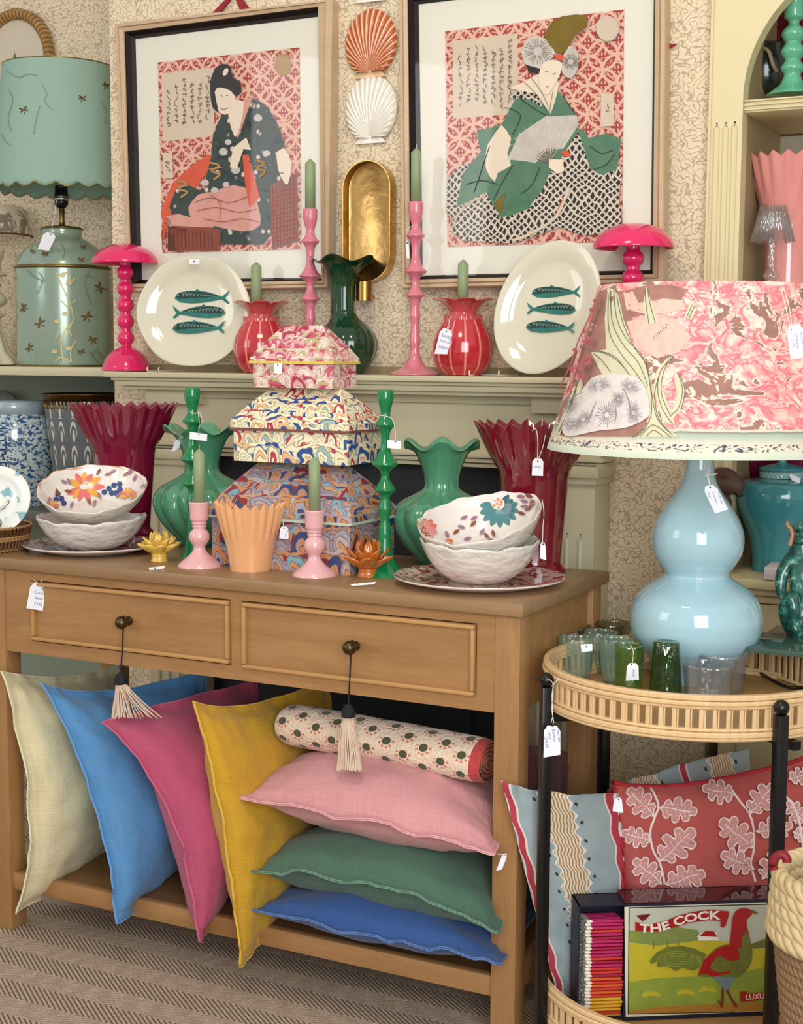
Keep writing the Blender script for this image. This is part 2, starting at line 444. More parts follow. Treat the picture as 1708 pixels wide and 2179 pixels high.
for i,(yp,ypb) in enumerate(((212,238),)):
    za=ony(1590,212,3.0).z; zb=ony(1590,240,3.0).z
    b=NB(); box(b,XO,XO+2*RA,3.0,3.34,zb,za,.002)
    for k in range(3): box(b,XO,XO+2*RA,2.994,3.0,zb+.004+k*(za-zb)/3,zb+.001+(k+.72)*(za-zb)/3,.001)
    autosm(link('shelf',b,M_cream,bk))
ZS2=ony(1640,625,3.0).z
b=NB(); box(b,XO,XO+2*RA,3.0,3.34,ZS2-.025,ZS2,.002); autosm(link('shelf',b,M_cream,bk))
ZJ=onz(1657,1218,.775).z
b=NB(); YJ=2.93
box(b,XR+.05,1.0,YJ,3.34,ZJ-.022,ZJ,.006); box(b,XR+.055,1.0,YJ+.02,3.34,ZJ-.038,ZJ-.022,.006); box(b,XR+.06,1.0,YJ+.035,3.34,ZJ-.055,ZJ-.04,.003)
box(b,XR+.06,1.0,YJ+.045,3.34,0,ZJ-.058); box(b,XR+.10,1.0,YJ+.035,YJ+.05,.2,ZJ-.11,.004)
autosm(link('cupboard_base',b,mat('base_paint','C4B791',.45),bk))
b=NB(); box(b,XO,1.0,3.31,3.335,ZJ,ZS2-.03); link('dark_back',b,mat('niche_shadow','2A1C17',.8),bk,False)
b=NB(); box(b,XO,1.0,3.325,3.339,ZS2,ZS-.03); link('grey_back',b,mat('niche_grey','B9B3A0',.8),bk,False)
# ---------------------------------------------------------------- console table
YS=2.268
tb=thing('console_table','waxed oak console table with two panelled drawers and an open lower shelf','table',(-1.55,2.48,0))
b=NB(); box(b,-2.165,-.935,YS,2.715,ZT-.024,ZT,.004); autosm(link('tabletop',b,M_oaktop,tb))
for xa,ya in ((-.991,YT),(-2.147,YT),(-.991,2.645),(-2.147,2.645)):
    b=NB(); box(b,xa,xa+.047,ya,ya+.047,0,ZT-.024,.002); autosm(link('leg',b,M_oakv,tb))
ZAB=.604
b=NB(); zt_=ZT-.024
DR=[]
for (lx,ly),(rx,ry),(bx,by),(cx,cy) in (((63,1235),(489,1276),(63,1361),(487,1419)),((512,1280),(1013,1326),(511,1426),(1011,1484))):
    a=ony(lx,ly,YT).x; c=ony(rx,ry,YT).x; zt2=(ony(lx,ly,YT).z+ony(rx,ry,YT).z)/2; zb2=(ony(bx,by,YT).z+ony(cx,cy,YT).z)/2
    DR.append((a,c,zb2,zt2))
yf=YT+.004
box(b,-2.10,-.99,yf,YT+.03,DR[0][3],zt_); box(b,-2.10,-.99,yf,YT+.03,ZAB,DR[0][2])
box(b,-2.10,DR[0][0],yf,YT+.03,DR[0][2],DR[0][3]); box(b,DR[0][1],DR[1][0],yf,YT+.03,DR[0][2],DR[0][3]); box(b,DR[1][1],-.99,yf,YT+.03,DR[0][2],DR[0][3])
link('front_rail',b,M_oak,tb,False)
b=NB(); box(b,-.972,-.955,2.32,2.66,ZAB,zt_); link('side_panel',b,M_oak,tb,False)
b=NB(); box(b,-2.14,-2.12,2.32,2.66,ZAB,zt_); link('side_panel',b,M_oak,tb,False)
b=NB(); box(b,-2.12,-.96,2.66,2.68,ZAB,zt_); link('back_panel',b,M_oak,tb,False)
for a,c,zb2,zt2 in DR:
    b=NB(); g_=.0025
    box(b,a+g_,c-g_,YT+.006,YT+.02,zb2+g_,zt2-g_); 
    d=link('drawer',b,M_oak,tb,False)
    b=NB(); w=.011
    for x0,x1,z0,z1 in ((a+g_,c-g_,zt2-w,zt2-g_),(a+g_,c-g_,zb2+g_,zb2+w),(a+g_,a+w,zb2+w,zt2-w),(c-w,c-g_,zb2+w,zt2-w)):
        box(b,x0,x1,YT-.004,YT+.008,z0,z1,.0035)
    autosm(link('beading',b,wood('beading_oak','A87B47','C99C66',1,0),d))
kn=[]
for (kx,ky),dr in (((258,1325),0),((743,1379),1)):
    p=ony(kx,ky,YT-.02); kn.append(p)
    b=NB(); M=Matrix.Translation((p.x,YT+.004,p.z))@Matrix.Rotation(PI/2,4,'X')
    lathe(b,[(0,0),(.009,0),(.0085,.004),(.006,.008),(.006,.013),(.0115,.017),(.0125,.019),(.013,.022),(.0125,.027),(.009,.033),(.004,.0355),(0,.036)],n=24,M=M,k=2,close=False)
    link('drawer_knob',b,mat('antique_bronze','5E5138',.3,1.0),tb)
b=NB(); box(b,-2.11,-.98,YT+.006,YT+.026,.088,.126,.002); box(b,-2.14,-.95,2.65,2.67,.088,.126); box(b,-.985,-.955,2.3,2.66,.088,.126); box(b,-2.14,-2.11,2.3,2.66,.088,.126)
autosm(link('lower_rail',b,M_oak,tb))
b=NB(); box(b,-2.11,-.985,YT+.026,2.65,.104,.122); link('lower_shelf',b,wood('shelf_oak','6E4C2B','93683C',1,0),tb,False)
# tassels
M_tc=mat('tassel_cord','15161E',.8); M_tf=mat('tassel_leather','D9C2AB',.7)
for (p,pts,lab,fr_) in ((kn[0],[(258,1338),(260,1380),(257,1432)],'leather tassel on black cord hanging from the left drawer knob',[(237,1533),(330,1520)]),
                    (kn[1],[(743,1392),(744,1440),(741,1500)],'leather tassel on black cord hanging from the right drawer knob',[(716,1638),(770,1638)])):
    Yt=YT-.024; top=ony(*pts[0],Yt)
    t=thing('tassel',lab,'tassel',tuple(top),'black and cream drawer tassels')
    b=NB(); P=[ony(*q,Yt) for q in pts]; P[0]=P[0]+Vector((0,.006,0))
    tube(b,P,.0016,6,k=4); 
    for s in (-1,1): tube(b,[P[0],P[0]+Vector((s*.009,.002,.012)),P[0]+Vector((0,.004,.024))],.0013,6,k=4)
    link('cord',b,M_tc,t)
    b=NB(); hp=P[-1]; lathe(b,[(0,.002),(.006,0),(.011,-.008),(.0125,-.016),(.012,-.022),(0,-.022)],(hp.x,hp.y),24,z0=hp.z,k=2)
    link('binding',b,M_tc,t)
    b=NB(); a0,a1=fr_; sw=a1[0]-a0[0]>60
    for i in range(44):
        th=2*PI*i/44; r0=.0105*(.6+.4*random.random()); s=Vector((hp.x+r0*math.cos(th),hp.y+r0*math.sin(th)*.9,hp.z-.02))
        u=.5+.5*math.cos(th)
        if sw:
            e=ony(238+ (34+random.random()*20)*u+(60*(random.random()**2) if u>.6 else 0),1530-(6*random.random()),Yt-.004+.012*math.sin(th))
            if u>.6 and random.random()>.5: pass
        else: e=ony(a0[0]+(a1[0]-a0[0])*u,a0[1]-5*random.random()+4,Yt+.016*math.sin(th))
        mid=(s+e)/2+Vector((random.uniform(-.002,.002),0,-.004 if sw else 0))
        tube(b,[s,mid,e],.0013,5,k=3)
    link('fringe',b,M_tf,t)
# ---------------------------------------------------------------- framed prints
def qd(px4,p,n): return [onpl(x,y,p,n) for x,y in px4]
M_mat=mat('mount_board','E3E0D2',.85); M_slip=mat('dark_slip','180D0A',.55,spec=.2)
M_glass=thin('picture_glass','FFFFFF',.16,.25)
def lattice(g):
    u,v,_=g.xyz('UV'); x=u*6.2; z=v*8.
    d=None
    for ox,oz in ((0,0),(.5,.5),):
        a=(x+ox).fr()-.5; c=(z+oz).fr()-.5; r=(a*a+c*c).sq()
        t=(r-.5).ab(); d=t if d is None else d.mn(t)
    ring=1-g.sm(.035,.06,d)
    a=(x.fr()-.5).ab(); c=(z.fr()-.5).ab(); a2=((x+.5).fr()-.5).ab(); c2=((z+.5).fr()-.5).ab()
    inn=((a+c).lt(.2)+(a2+c2).lt(.2)).mn(1.)
    key=((x*9.).fr().lt(.45)*(z*6.).fr().lt(.6))
    leaf=g.noise(g.vec(x,z,0.),9,1).gt(.53)
    f=(ring+inn*key+leaf*(1-inn)*.8).mn(1.)
    gl=g.noise(g.vec(u,v,0.),3,3)
    return g.mix(f,'A23B38',g.mix(gl,'D9A894','E3BBA6'))
M_lat=mat('red_lattice_print',lattice,.9)
def hatch(g):
    u,v,_=g.xyz('UV'); x,y,z=g.xyz(); n=g.noise(g.vec(x,z,0.),22,2)
    p=(x+z)*62.+n*2.2; q=(z-x)*62.+n*2.2
    r=p.fl().mod(2.); a=(p.fr()-.5).ab().gt(.33); c=(q.fr()-.5).ab().gt(.33)
    return g.mix((a+c).mn(1.),'26221F','CFC3B2')
M_hat=mat('black_net_robe',hatch,.9)
def floral(g):
    x,y,z=g.xyz(); v=g.vec(x,z,0.); d=g.voro(v,38,'F1'); n=g.noise(v,30,2); 
    return g.ramp(d+n*.2-.1,[(0,'D9CDB6'),(.16,'D9CDB6'),(.22,'8C7F86'),(.3,'2D3A38'),(.7,'364541'),(.85,'1F2B2C')],False)
M_flo=mat('dark_floral_robe',floral,.9)
def mott(n,a,b_,s=25):
    return mat(n,lambda g:g.mix(g.noise(g.vec(*g.xyz()),s,4),a,b_),.9)
M_paper=mott('print_paper','C9B6A0','D8C8B2',8); M_ink2=mat('print_ink','6B6058',.9); M_skin=mat('print_skin','E2D2BC',.9)
M_grn=mott('print_green','3F6350','5F8A6C'); M_red=mott('print_vermilion','C8472F','D96040',12); M_pk=mott('print_pink','C5847C','DDA898',30); M_brn=mott('print_brown','7B3527','954B35',60)
M_hair=mat('print_hair','2E2B2D',.9); M_och=mott('print_ochre','5A4A17','8B7430',14); M_grey=mott('print_grey','A9A29A','D5CFC6',60); M_och2=mat('print_gold','A98552',.9)
PM=[M_paper,M_ink2,M_skin,M_grn,M_red,M_pk,M_brn,M_hair,M_och,M_grey,M_hat,M_flo,M_och2,M_lat]
def frame(lab,outer,dark,mpx,ppx,art,ribs):
    n=Vector((0,-1,.03)).normalized(); p=Vector((0,2.985,1.38)); cen=onpl(*outer[3],p,n)
    t=thing('framed_print',lab,'picture',tuple(cen))
    O=qd(outer,p+Vector((0,0,0)),n); D=qd(dark,p,n); Mq=qd(mpx,p,n); Pq=qd(ppx,p,n)
    C=sum(O,Vector())/4
    def ring(A,B,ya,yb,m,nm,steps):
        b=NB()
        rows=[[P_+n*h for P_ in [a*(1-f)+c*f for a,c in zip(A,B)]] for f,h in steps]
        V=[[b.verts.new(q) for q in r] for r in rows]
        for r in range(len(V)-1):
            for i in range(4): j=(i+1)%4; b.faces.new((V[r][i],V[r][j],V[r+1][j],V[r+1][i]))
        bmesh.ops.recalc_face_normals(b,faces=b.faces)
        return link(nm,b,m,t,False)
    ring(O,D,0,0,M_frame,'outer_frame',[(0,-.018),(0,.014),(.1,.018),(.42,.018),(.5,.013),(.58,.018),(1,.014),(1,-.006)])
    ring(D,Mq,0,0,M_slip,'inner_frame',[(0,-.006),(0,.010),(.15,.010),(1,-.004),(1,-.010)])
    b=NB(); quadface(b,[q-n*.006 for q in D],0); link('mount',b,M_mat,t,False)
    b=NB(); quadface(b,[q-n*.0045 for q in Pq],13,1); d=Deco(b,.00008,.0001); art(d); link('print_sheet',b,PM,t,False)
    b=NB(); quadface(b,[q+n*.002 for q in D],0); link('glass_pane',b,M_glass,t,False)
    b=NB()
    for r in ribs:
        P=[ony(x,y,3.012) for x,y in r]; quadface(b,P)
        quadface(b,[q+Vector((0,.004,0)) for q in P])
    link('hanging_ribbon',b,mat('red_ribbon','8E1E28',.6),t,False)
def scrib(d,x0,y0,x1,y1,cols,sl=0,mi=1,w=3.2):
    rnd=random.Random(int(x0+y0))
    for i in range(cols):
        x=x0+(x1-x0)*(i+.5)/cols; y=y0+rnd.random()*26
        while y<y1-8-rnd.random()*20:
            h=5+rnd.random()*7
            d.stroke([(x+rnd.uniform(-4,4),y-(x-x0)*sl),(x+rnd.uniform(-5,5),y+h*.5-(x-x0)*sl),(x+rnd.uniform(-4,4),y+h-(x-x0)*sl)],w*rnd.uniform(.4,.8),mi,3)
            if rnd.random()>.5: d.stroke([(x-4,y+h*.4-(x-x0)*sl),(x+4,y+h*.35-(x-x0)*sl)],w*.5,mi,1)
            y+=h+2.5
def artL(d):
    S=lambda pts:[(a/2.44,b_/2.44) for a,b_ in pts]
    T=lambda pts:[(280+a/2.945,330+b_/2.945) for a,b_ in pts]
    d.poly(S([(838,382),(1112,352),(1112,705),(845,735)]),0); scrib(d,350,168,452,285,6,.12)
    d.poly(S([(850,795),(898,795),(902,925),(852,930)]),0); scrib(d,350,335,368,375,1)
    d.ell(603,138,18,23,12)
    # figure: sweeping red sash, dark robe, pink skirt, wicker chest
    d.poly(T([(480,0),(560,10),(400,210),(340,200),(260,330),(200,560),(183,470),(190,350),(260,180),(340,100)]),4,k=1)
    d.poly(S([(1135,640),(1180,560),(1260,520),(1330,515),(1400,570),(1460,680),(1490,800),(1500,900),(1420,1000),(1380,1080),(1120,1080),(1060,1000),(1100,820),(1110,700)]),11,k=2)
    d.poly(T([(340,180),(430,220),(620,180),(760,200),(900,240),(890,480),(830,560),(520,560),(330,480),(240,330),(280,220)]),11)
    d.poly(T([(360,330),(420,250),(520,230),(640,190),(760,230),(800,330),(810,440),(700,480),(460,430),(380,400)]),5,k=2)
    d.poly(T([(185,440),(280,400),(400,430),(560,470),(560,600),(185,600)]),6); d.poly(T([(185,390),(300,370),(520,430),(520,455),(380,450),(185,440)]),5)
    d.poly(T([(875,190),(1040,110),(1050,540),(885,590)]),6)
    for i in range(7): d.stroke(T([(890+i*22,195-i*10),(895+i*22,580-i*6)]),1.2,7,1)
    d.poly(T([(700,0),(740,0),(808,265),(745,335),(720,200)]),4)
    d.poly(S([(1190,590),(1270,520),(1320,500),(1290,580),(1240,720),(1200,640)]),5); d.poly(S([(1205,520),(1270,530),(1255,640),(1225,715),(1190,600)]),2,k=2)
    d.poly(S([(1105,470),(1150,455),(1215,470),(1225,520),(1195,590),(1150,590),(1110,530)]),2,k=2)
    d.poly(S([(1095,430),(1120,360),(1165,333),(1205,350),(1210,395),(1250,430),(1258,480),(1225,500),(1205,475),(1150,455),(1120,480),(1140,580),(1110,560),(1098,500)]),7,k=2)
    d.ell(482/1,154,5,9,2,.5,12)
    for x,y,r in ((1165,790,16),(1210,830,14),(1190,740,12),(1345,615,15),(1390,800,14),(1230,885,16),(1070,950,14),(1120,990,13),(1180,960,12)): d.ell(x/2.44,y/2.44,r/2.44*1.5,r/2.44*1.3,9,0,9)
    d.poly(S([(1215,770),(1285,715),(1310,780),(1270,775),(1235,880),(1200,870)]),2,k=1)
    d.poly(S([(1440,800),(1480,770),(1520,850),(1500,960),(1470,930),(1450,880)]),2,k=2)
    for P_ in ([(1150,495),(1162,502)],[(1180,500),(1192,496)],[(1150,560),(1166,572),(1190,560)]): d.stroke(S(P_),1.1,7,2)
    for P_ in ([(1330,520),(1300,600),(1260,700)],[(1400,575),(1350,700),(1330,830)],[(1460,690),(1420,800),(1300,840)],[(1130,720),(1180,760),(1230,740)],[(1300,840),(1380,900),(1480,900)],[(1110,830),(1180,900),(1280,960)]): d.stroke(S(P_),1.6,7,4)
    for P_ in ([(400,300),(500,270),(620,300),(740,260)],[(420,350),(540,330),(680,360),(790,340)],[(460,400),(580,420),(700,400),(800,420)],[(500,250),(560,300),(560,400)]): d.stroke(T(P_),1.3,6,4)
    for i in range(14): d.stroke(T([(200+i*24,462+i*2),(202+i*24,590)]),1.0,7,1)
    for i in range(12): d.stroke(T([(885,240+i*28),(1045,205+i*28)]),1.0,4,1)
    for cx,cy in ((462,365),(558,360),(392,403)):
        d.stroke([(cx-12,cy-18),(cx+8,cy-12),(cx-8,cy),(cx+10,cy+6),(cx-4,cy+18)],4.5,12,4); d.stroke([(cx-14,cy-4),(cx+14,cy-8)],3,12,1)
def artR(d):
    Z=lambda pts:[(700+a/2.44,b_/2.44) for a,b_ in pts]
    d.poly(Z([(640,212),(978,172),(978,590),(645,615)]),0); scrib(d,970,95,1095,240,7,.1)
    d.poly(Z([(1415,490),(1480,485),(1480,655),(1412,660)]),0,k=1); scrib(d,1282,208,1305,262,1,mi=1)
    d.ell(1294,62,24,27,8+1); d.ell(1294,62,21,24,0)
    d.poly(Z([(620,930),(700,850),(900,900),(1100,980),(1290,700),(1330,720),(1400,900),(1528,860),(1520,1200),(1330,1225),(1200,1180),(960,1265),(700,1250),(610,1180)]),10,k=1)
    d.poly(Z([(700,900),(800,780),(830,700),(905,640),(980,500),(1200,480),(1290,600),(1300,680),(1150,900),(1110,990),(1040,1080),(900,1130),(850,1060),(820,1000),(665,1080)]),3,k=1)
    d.poly(Z([(770,680),(860,660),(930,640),(830,790),(790,780)]),3); d.poly(Z([(935,510),(980,470),(1100,480),(1110,560),(1050,520)]),10)
    d.poly(Z([(940,460),(1010,430),(1100,380),(1200,430),(1180,520),(1155,595),(1080,490)]),2,k=1)
    d.poly(Z([(1350,720),(1440,695),(1520,720),(1500,880),(1420,910),(1360,880),(1310,720),(1290,670),(1330,680)]),3,k=1)
    d.poly(Z([(900,650),(950,720),(930,800),(950,860),(880,900),(865,945),(820,880),(825,760)]),2,k=2)
    d.poly(Z([(930,830),(990,700),(1130,605),(1290,600),(1300,650),(1220,775),(1190,775),(1130,790),(1075,850),(1030,840)]),9)
    for i in range(12):
        t=-2.85+i*.165; d.stroke([(1172,345),(1172-0+math.cos(t)*95,350+math.sin(t)*95)],1.1,0,1)
    for i in range(9):
        t=-2.75+i*.17; d.stroke([(1175,352),(1175+math.cos(t)*36,352+math.sin(t)*36)],1.8,1,1)
    d.poly(Z([(1145,870),(1150,830),(1220,830),(1225,890),(1190,905)]),2); d.poly(Z([(1210,790),(1245,780),(1260,815),(1225,815)]),4)
    d.poly(Z([(880,1130),(940,1040),(1010,950),(1050,1080),(950,1120)]),3); d.poly(Z([(860,1060),(920,1000),(900,1120)]),8)
    d.poly(Z([(1205,1060),(1235,1000),(1215,1090),(1190,1090)]),4); d.stroke(Z([(1250,980),(1180,1130),(1050,1215),(960,1250)]),6,0); d.stroke(Z([(640,1200),(700,1080),(820,1015)]),4,0)
    d.poly(Z([(1095,400),(1110,340),(1150,315),(1215,330),(1200,400),(1160,470),(1135,495),(1105,470)]),2,k=2)
    d.poly(Z([(1005,270),(1030,210),(1090,195),(1150,220),(1180,290),(1120,330),(1090,370),(1020,330)]),9,k=2); d.poly(Z([(1240,240),(1290,260),(1300,350),(1260,410),(1215,380),(1220,300)]),9,k=2)
    d.poly(Z([(1120,190),(1170,110),(1260,80),(1335,85),(1345,140),(1280,190),(1230,280),(1170,260)]),8,k=2)
    d.poly(Z([(1165,285),(1225,290),(1220,320),(1180,305)]),4); d.poly(Z([(1030,340),(1100,360),(1090,390),(1040,375)]),7)
    for P_ in ([(980,500),(1060,560),(1130,600)],[(920,560),(1000,600),(960,700)],[(840,760),(800,880),(760,1000)],[(960,860),(900,960),(860,1040)],[(1100,870),(1060,960),(1000,1010)],[(1360,760),(1420,800),(1480,780)],[(1380,880),(1440,860),(1490,800)],[(1220,500),(1260,560),(1290,600)],[(720,960),(800,940),(880,960)]): d.stroke(Z(P_),1.5,7,4)
    for cx,cy,r in ((1092,270,80),(1262,325,50)):
        for i in range(26): t=i*.2417*PI; d.stroke(Z([(cx+r*.3*math.cos(t),cy+r*.3*math.sin(t)),(cx+r*.9*math.cos(t+.12),cy+r*.82*math.sin(t+.12))]),.9,1,1)
    for P_ in ([(1020,430),(1090,500),(1140,590)],[(1060,410),(1110,480),(1148,560)],[(1170,480),(1160,540),(1152,590)]): d.stroke(Z(P_),1.1,1,4)
    d.stroke(Z([(1130,375),(1148,378)]),1.2,1,1); d.stroke(Z([(1165,390),(1185,385)]),1.2,1,1); d.stroke(Z([(1135,455),(1148,452)]),1.8,4,1)
frame('light oak framed print of a kneeling figure in a dark floral robe',[(251,54),(714,1),(704,613),(284,622)],[(270.5,70),(683,17),(690,598),(285.5,605)],[(285,82),(678,34),(686,590),(299,595)],[(333,132),(635,100),(639,530),(343,538)],artL,
  [[(492,-14),(500,-14),(468,28),(448,30)],[(496,-14),(506,-14),(530,18),(510,20)]])
frame('light oak framed print of a seated figure holding an open fan',[(855,-18),(1422,-89),(1415,602),(862,615)],[(872,-5),(1399,-70),(1392.5,584),(878,596)],[(888,8),(1390,-52),(1382,574),(897,586)],[(945,66),(1326,19),(1322,513),(950,525)],artR,
  [[(1405,92),(1441,93),(1428,101),(1405,115)]])
# ---------------------------------------------------------------- wall plates and shells
def shell(lab,px,py,w,h,m):
    c=ony(px,py,YW-.004); t=thing('scallop_shell',lab,'shell',tuple(c),'ceramic scallop shells on the wall')
    s=mpp(c); W=w*s/.89; H=h*s; b=NB(); N=84; R=18; rows=[]
    hinge=Vector((0,0,-.42*H))
    for r in range(R+1):
        row=[]
        for i in range(N+1):
            th=-PI*.80+ (PI*1.60)*i/N; f=r/R
            rad=math.cos(th*.0)*1
            ex=math.sin(th)*W*.5*(1 if abs(th)<PI*.5 else 1); ez=(math.cos(th)*.52+.02)*H
            rib=math.cos(i/N*2*PI*21); e=Vector((ex*(1+.006*rib*f),0,ez*(1+.006*rib*f)))
            p=hinge.lerp(e,f); dome=math.sin(min(1,f*1.02)*PI)**.6*.016*(1-.25*abs(th)/PI) if 0<f<1 else 0
            y=-dome-.0022*rib*min(1,f*1.6)-.003
            row.append(b.verts.new((c.x+p.x,c.y+y,c.z+p.z)))
        rows.append(row)
    uvl=b.loops.layers.uv.verify()
    for r in range(R):
        for i in range(N):
            if r==0: f=b.faces.new((rows[0][i] if i==0 else rows[0][0],rows[1][i],rows[1][i+1])) if i==0 else None
            else: f=b.faces.new((rows[r][i],rows[r+1][i],rows[r+1][i+1],rows[r][i+1]))
            if r==0 and i>0:
                f=b.faces.new((rows[0][i],rows[1][i],rows[1][i+1]))
            for l in f.loops: l[uvl].uv=(i/N,r/R)
    bmesh.ops.remove_doubles(b,verts=b.verts,dist=.00001)
    bmesh.ops.recalc_face_normals(b,faces=b.faces)
    link('fan',b,m,t)
    b=NB(); box(b,c.x-.22*W,c.x+.22*W,c.y-.007,c.y-.001,c.z-.5*H,c.z-.36*H,.002)
    for v in b.verts:
        k=(v.co.z-(c.z-.5*H))/(.14*H); v.co.x=c.x+(v.co.x-c.x)*(1.45-.75*k)
    autosm(link('hinge_ears',b,m,t))
M_os=mat('orange_shell_glaze',lambda g:g.ramp((g.xyz('UV')[0]*42*PI).cos()*.5+.5,[(0,'A4431F'),(.55,'BE5F33'),(.9,'E0B88E')]),.25,coat=.5)
M_ws=mat('white_shell_glaze',lambda g:g.ramp((g.xyz('UV')[0]*42*PI).cos()*.5+.5,[(0,'D5CFC2'),(1,'EFEBDF')]),.25,coat=.4)
shell('orange brown ribbed scallop shell dish on the wall above the white one',790,96,112,138,M_os)
shell('white ribbed scallop shell dish on the wall below the orange one',790,236,111,137,M_ws)
shell('pale scallop shell just showing at the top edge above the orange shell',791,-66,112,138,M_ws)
# oval brass sconce
c=ony(789,473,YW-.012); s=mpp(c); t=thing('wall_sconce','oval hammered brass wall sconce with candle cup between the pictures','sconce',tuple(c))
HW=50*s/.87; HH=127*s; b=NB(); N=64
def oval(f,y,inset): 
    out=[]
    for i in range(N):
        th=2*PI*i/N; r=HW-inset; ly=HH-HW
        out.append(b.verts.new((c.x+r*math.cos(th),c.y+y,c.z+(ly if math.sin(th)>=0 else -ly)+r*math.sin(th))))
    return out
rg=[oval(0,.008,.001),oval(0,-.024,0),oval(0,-.024,.002),oval(0,.0,.004),oval(0,.004,.012)]
for a,d_ in zip(rg,rg[1:]):
    for i in range(N): b.faces.new((a[i],a[(i+1)%N],d_[(i+1)%N],d_[i]))
b.faces.new(rg[-1]); bmesh.ops.recalc_face_normals(b,faces=b.faces)
autosm(link('backplate',b,mat('hammered_brass',lambda g:g.mix(g.noise(g.vec(*g.xyz()),22,4),'B48A4C','DDB878'),.3,1.0,bump=lambda g:g.noise(g.vec(*g.xyz()),22,3),bs=.35,bd=.008),t))
cp=ony(775,620,YW-.05); b=NB(); lathe(b,[(0,-.022),(.019,-.022),(.019,.022),(.0175,.022),(.0175,-.018),(0,-.018)],(cp.x,cp.y),32,z0=cp.z)
tube(b,[(cp.x+.008,YW-.02,cp.z-.012),(cp.x+.004,cp.y+.015,cp.z-.012)],.004,8)
autosm(link('candle_cup',b,M_brass,t))
# ---------------------------------------------------------------- mantel objects
Y0=2.935
def candle(lab,ax,py_top,py_bot,hw,grp,mt_=None):
    pr=pxprof(ax,[(py_bot,hw),(py_top,hw*.98)]); r=pr[0][0]; z0,z1=pr[0][1],pr[1][1]; h=z1-z0
    t=thing('taper_candle',lab,'candle',(ax[0],ax[1],z0),grp)
    b=NB(); lathe(b,[(0,0),(r,0),(r,h),(r*.75,h+r*.25),(r*.3,h+r*.75),(0,h+r*.85)],ax,28,z0=z0); link('wax',b,mt_ or M_candle,t).data
    b=NB(); tube(b,[(ax[0],ax[1],z0+h+r*.7),(ax[0]+.0005,ax[1],z0+h+r*1.3),(ax[0]+.0016,ax[1],z0+h+r*1.6)],.0006,5); link('wick',b,M_wick,t)
def simple(name,label,catg,ax,prof,m,n=56,k=4,group=None,mod=None):
    pr=pxprof(ax,prof); z0=min(p[1] for p in pr)
    b=NB(); lathe(b,pr,ax,n,mod,k=k); bmesh.ops.recalc_face_normals(b,faces=b.faces)
    o=link(name,b,m,None,origin=(ax[0],ax[1],z0)); tag(o,label,catg,group); return o
M_hp=ceram('hot_pink_lacquer','E02565',.14)
def domelamp(lab,ax,top,rim,rw,sph,bt,bb,bw,sr):
    t=thing('pink_mushroom_lamp',lab,'lamp',(ax[0],ax[1],ZM))
    h=rim-top
    b=NB(); pr=pxprof(ax,[(top,0),(top+h*.05,rw*.3),(top+h*.17,rw*.53),(top+h*.36,rw*.74),(top+h*.6,rw*.89),(top+h*.85,rw*.975),(rim,rw),(rim+1,rw*.97),(rim-h*.25,rw*.88),(rim-h*.6,rw*.6),(rim-h*.8,0)])
    lathe(b,pr,ax,64,k=3); bmesh.ops.recalc_face_normals(b,faces=b.faces); link('shade',b,M_hp,t)
    b=NB(); pr=[]
    for s_ in sph:
        for q in (-1,-.86,-.6,-.3,0,.3,.6,.86,1): pr.append((s_+q*(sph[1]-sph[0])*.46,max(sr*.6,sr*math.sqrt(max(0,1-(q*.93)**2)))))
    pr=[(rim-h*.7,sr*.62)]+pr+[(bt,sr*.62)]
    lathe(b,pxprof(ax,pr),ax,40); link('ball_stem',b,M_hp,t)
    b=NB(); hb=bb-bt; lathe(b,pxprof(ax,[(bt-1,sr*.7),(bt,sr*.85),(bt+hb*.12,bw*.52),(bt+hb*.35,bw*.76),(bt+hb*.65,bw*.93),(bt+hb*.9,bw),(bb,bw*.98),(bb,0)]),ax,56,k=3); link('base',b,M_hp,t)
ax=axis(269,785,y=Y0+.02); domelamp('hot pink mushroom lamp beside the left fish plate',ax,518,560,71,[580.5,615,649.5,684.5,719.5],740,789,51,18)
ax=axis(1341,800,y=Y0); domelamp('hot pink mushroom lamp half hidden behind the coral patterned lampshade',ax,474,527,87,[550,591,632,673,714],738,803,60,23.5)
M_pc=ceram('candlestick_pink','D97C8C',.18)
def tallstick(lab,px,y0p,off,mt_,k=1.,grp='tall pink candlesticks on the mantel',yp=Y0,zz=None,name='tall_candlestick',P0=None):
    ax=axis(px,y0p,y=yp) if zz is None else axis(px,y0p,z=zz)
    P0=P0 or [(430,12),(430,15.6),(440,15.8),(452,15.5),(464,12.5),(475,9.5),(484,9.5),(494,14),(500,19.5),(503,19.5),(510,13),(520,9.5),(533,8.5),(548,9),(560,12),(570,18),(576,24),(579,24),(586,14),(595,9),(604,8),(613,10),(622,16),(627,20),(630,20),(636,13),(645,10.5),(656,9),(666,10.5),(674,11),(684,9),(696,8),(710,9),(724,11),(733,10.5),(744,9),(756,11),(768,16),(779,24),(786,34),(791,45),(795,53),(798,54),(798,0)]
    return simple(name,lab,'candlestick',ax,[((p-P0[0][0])*k+P0[0][0]+off,w*k) for p,w in P0],mt_,48,2,grp),ax
o,ax=tallstick('tall pink turned candlestick on the mantel beside the right red vase',882,796,0,M_pc)
candle('tall sage green candle in the pink candlestick beside the right picture',ax,325,432,11,'sage green taper candles')
o,ax=tallstick('tall pink turned candlestick on the mantel behind the top marbled box',660,792,15,M_pc,.965)
candle('tall sage green candle in the pink candlestick beside the left picture',ax,348,446,11,'sage green taper candles')
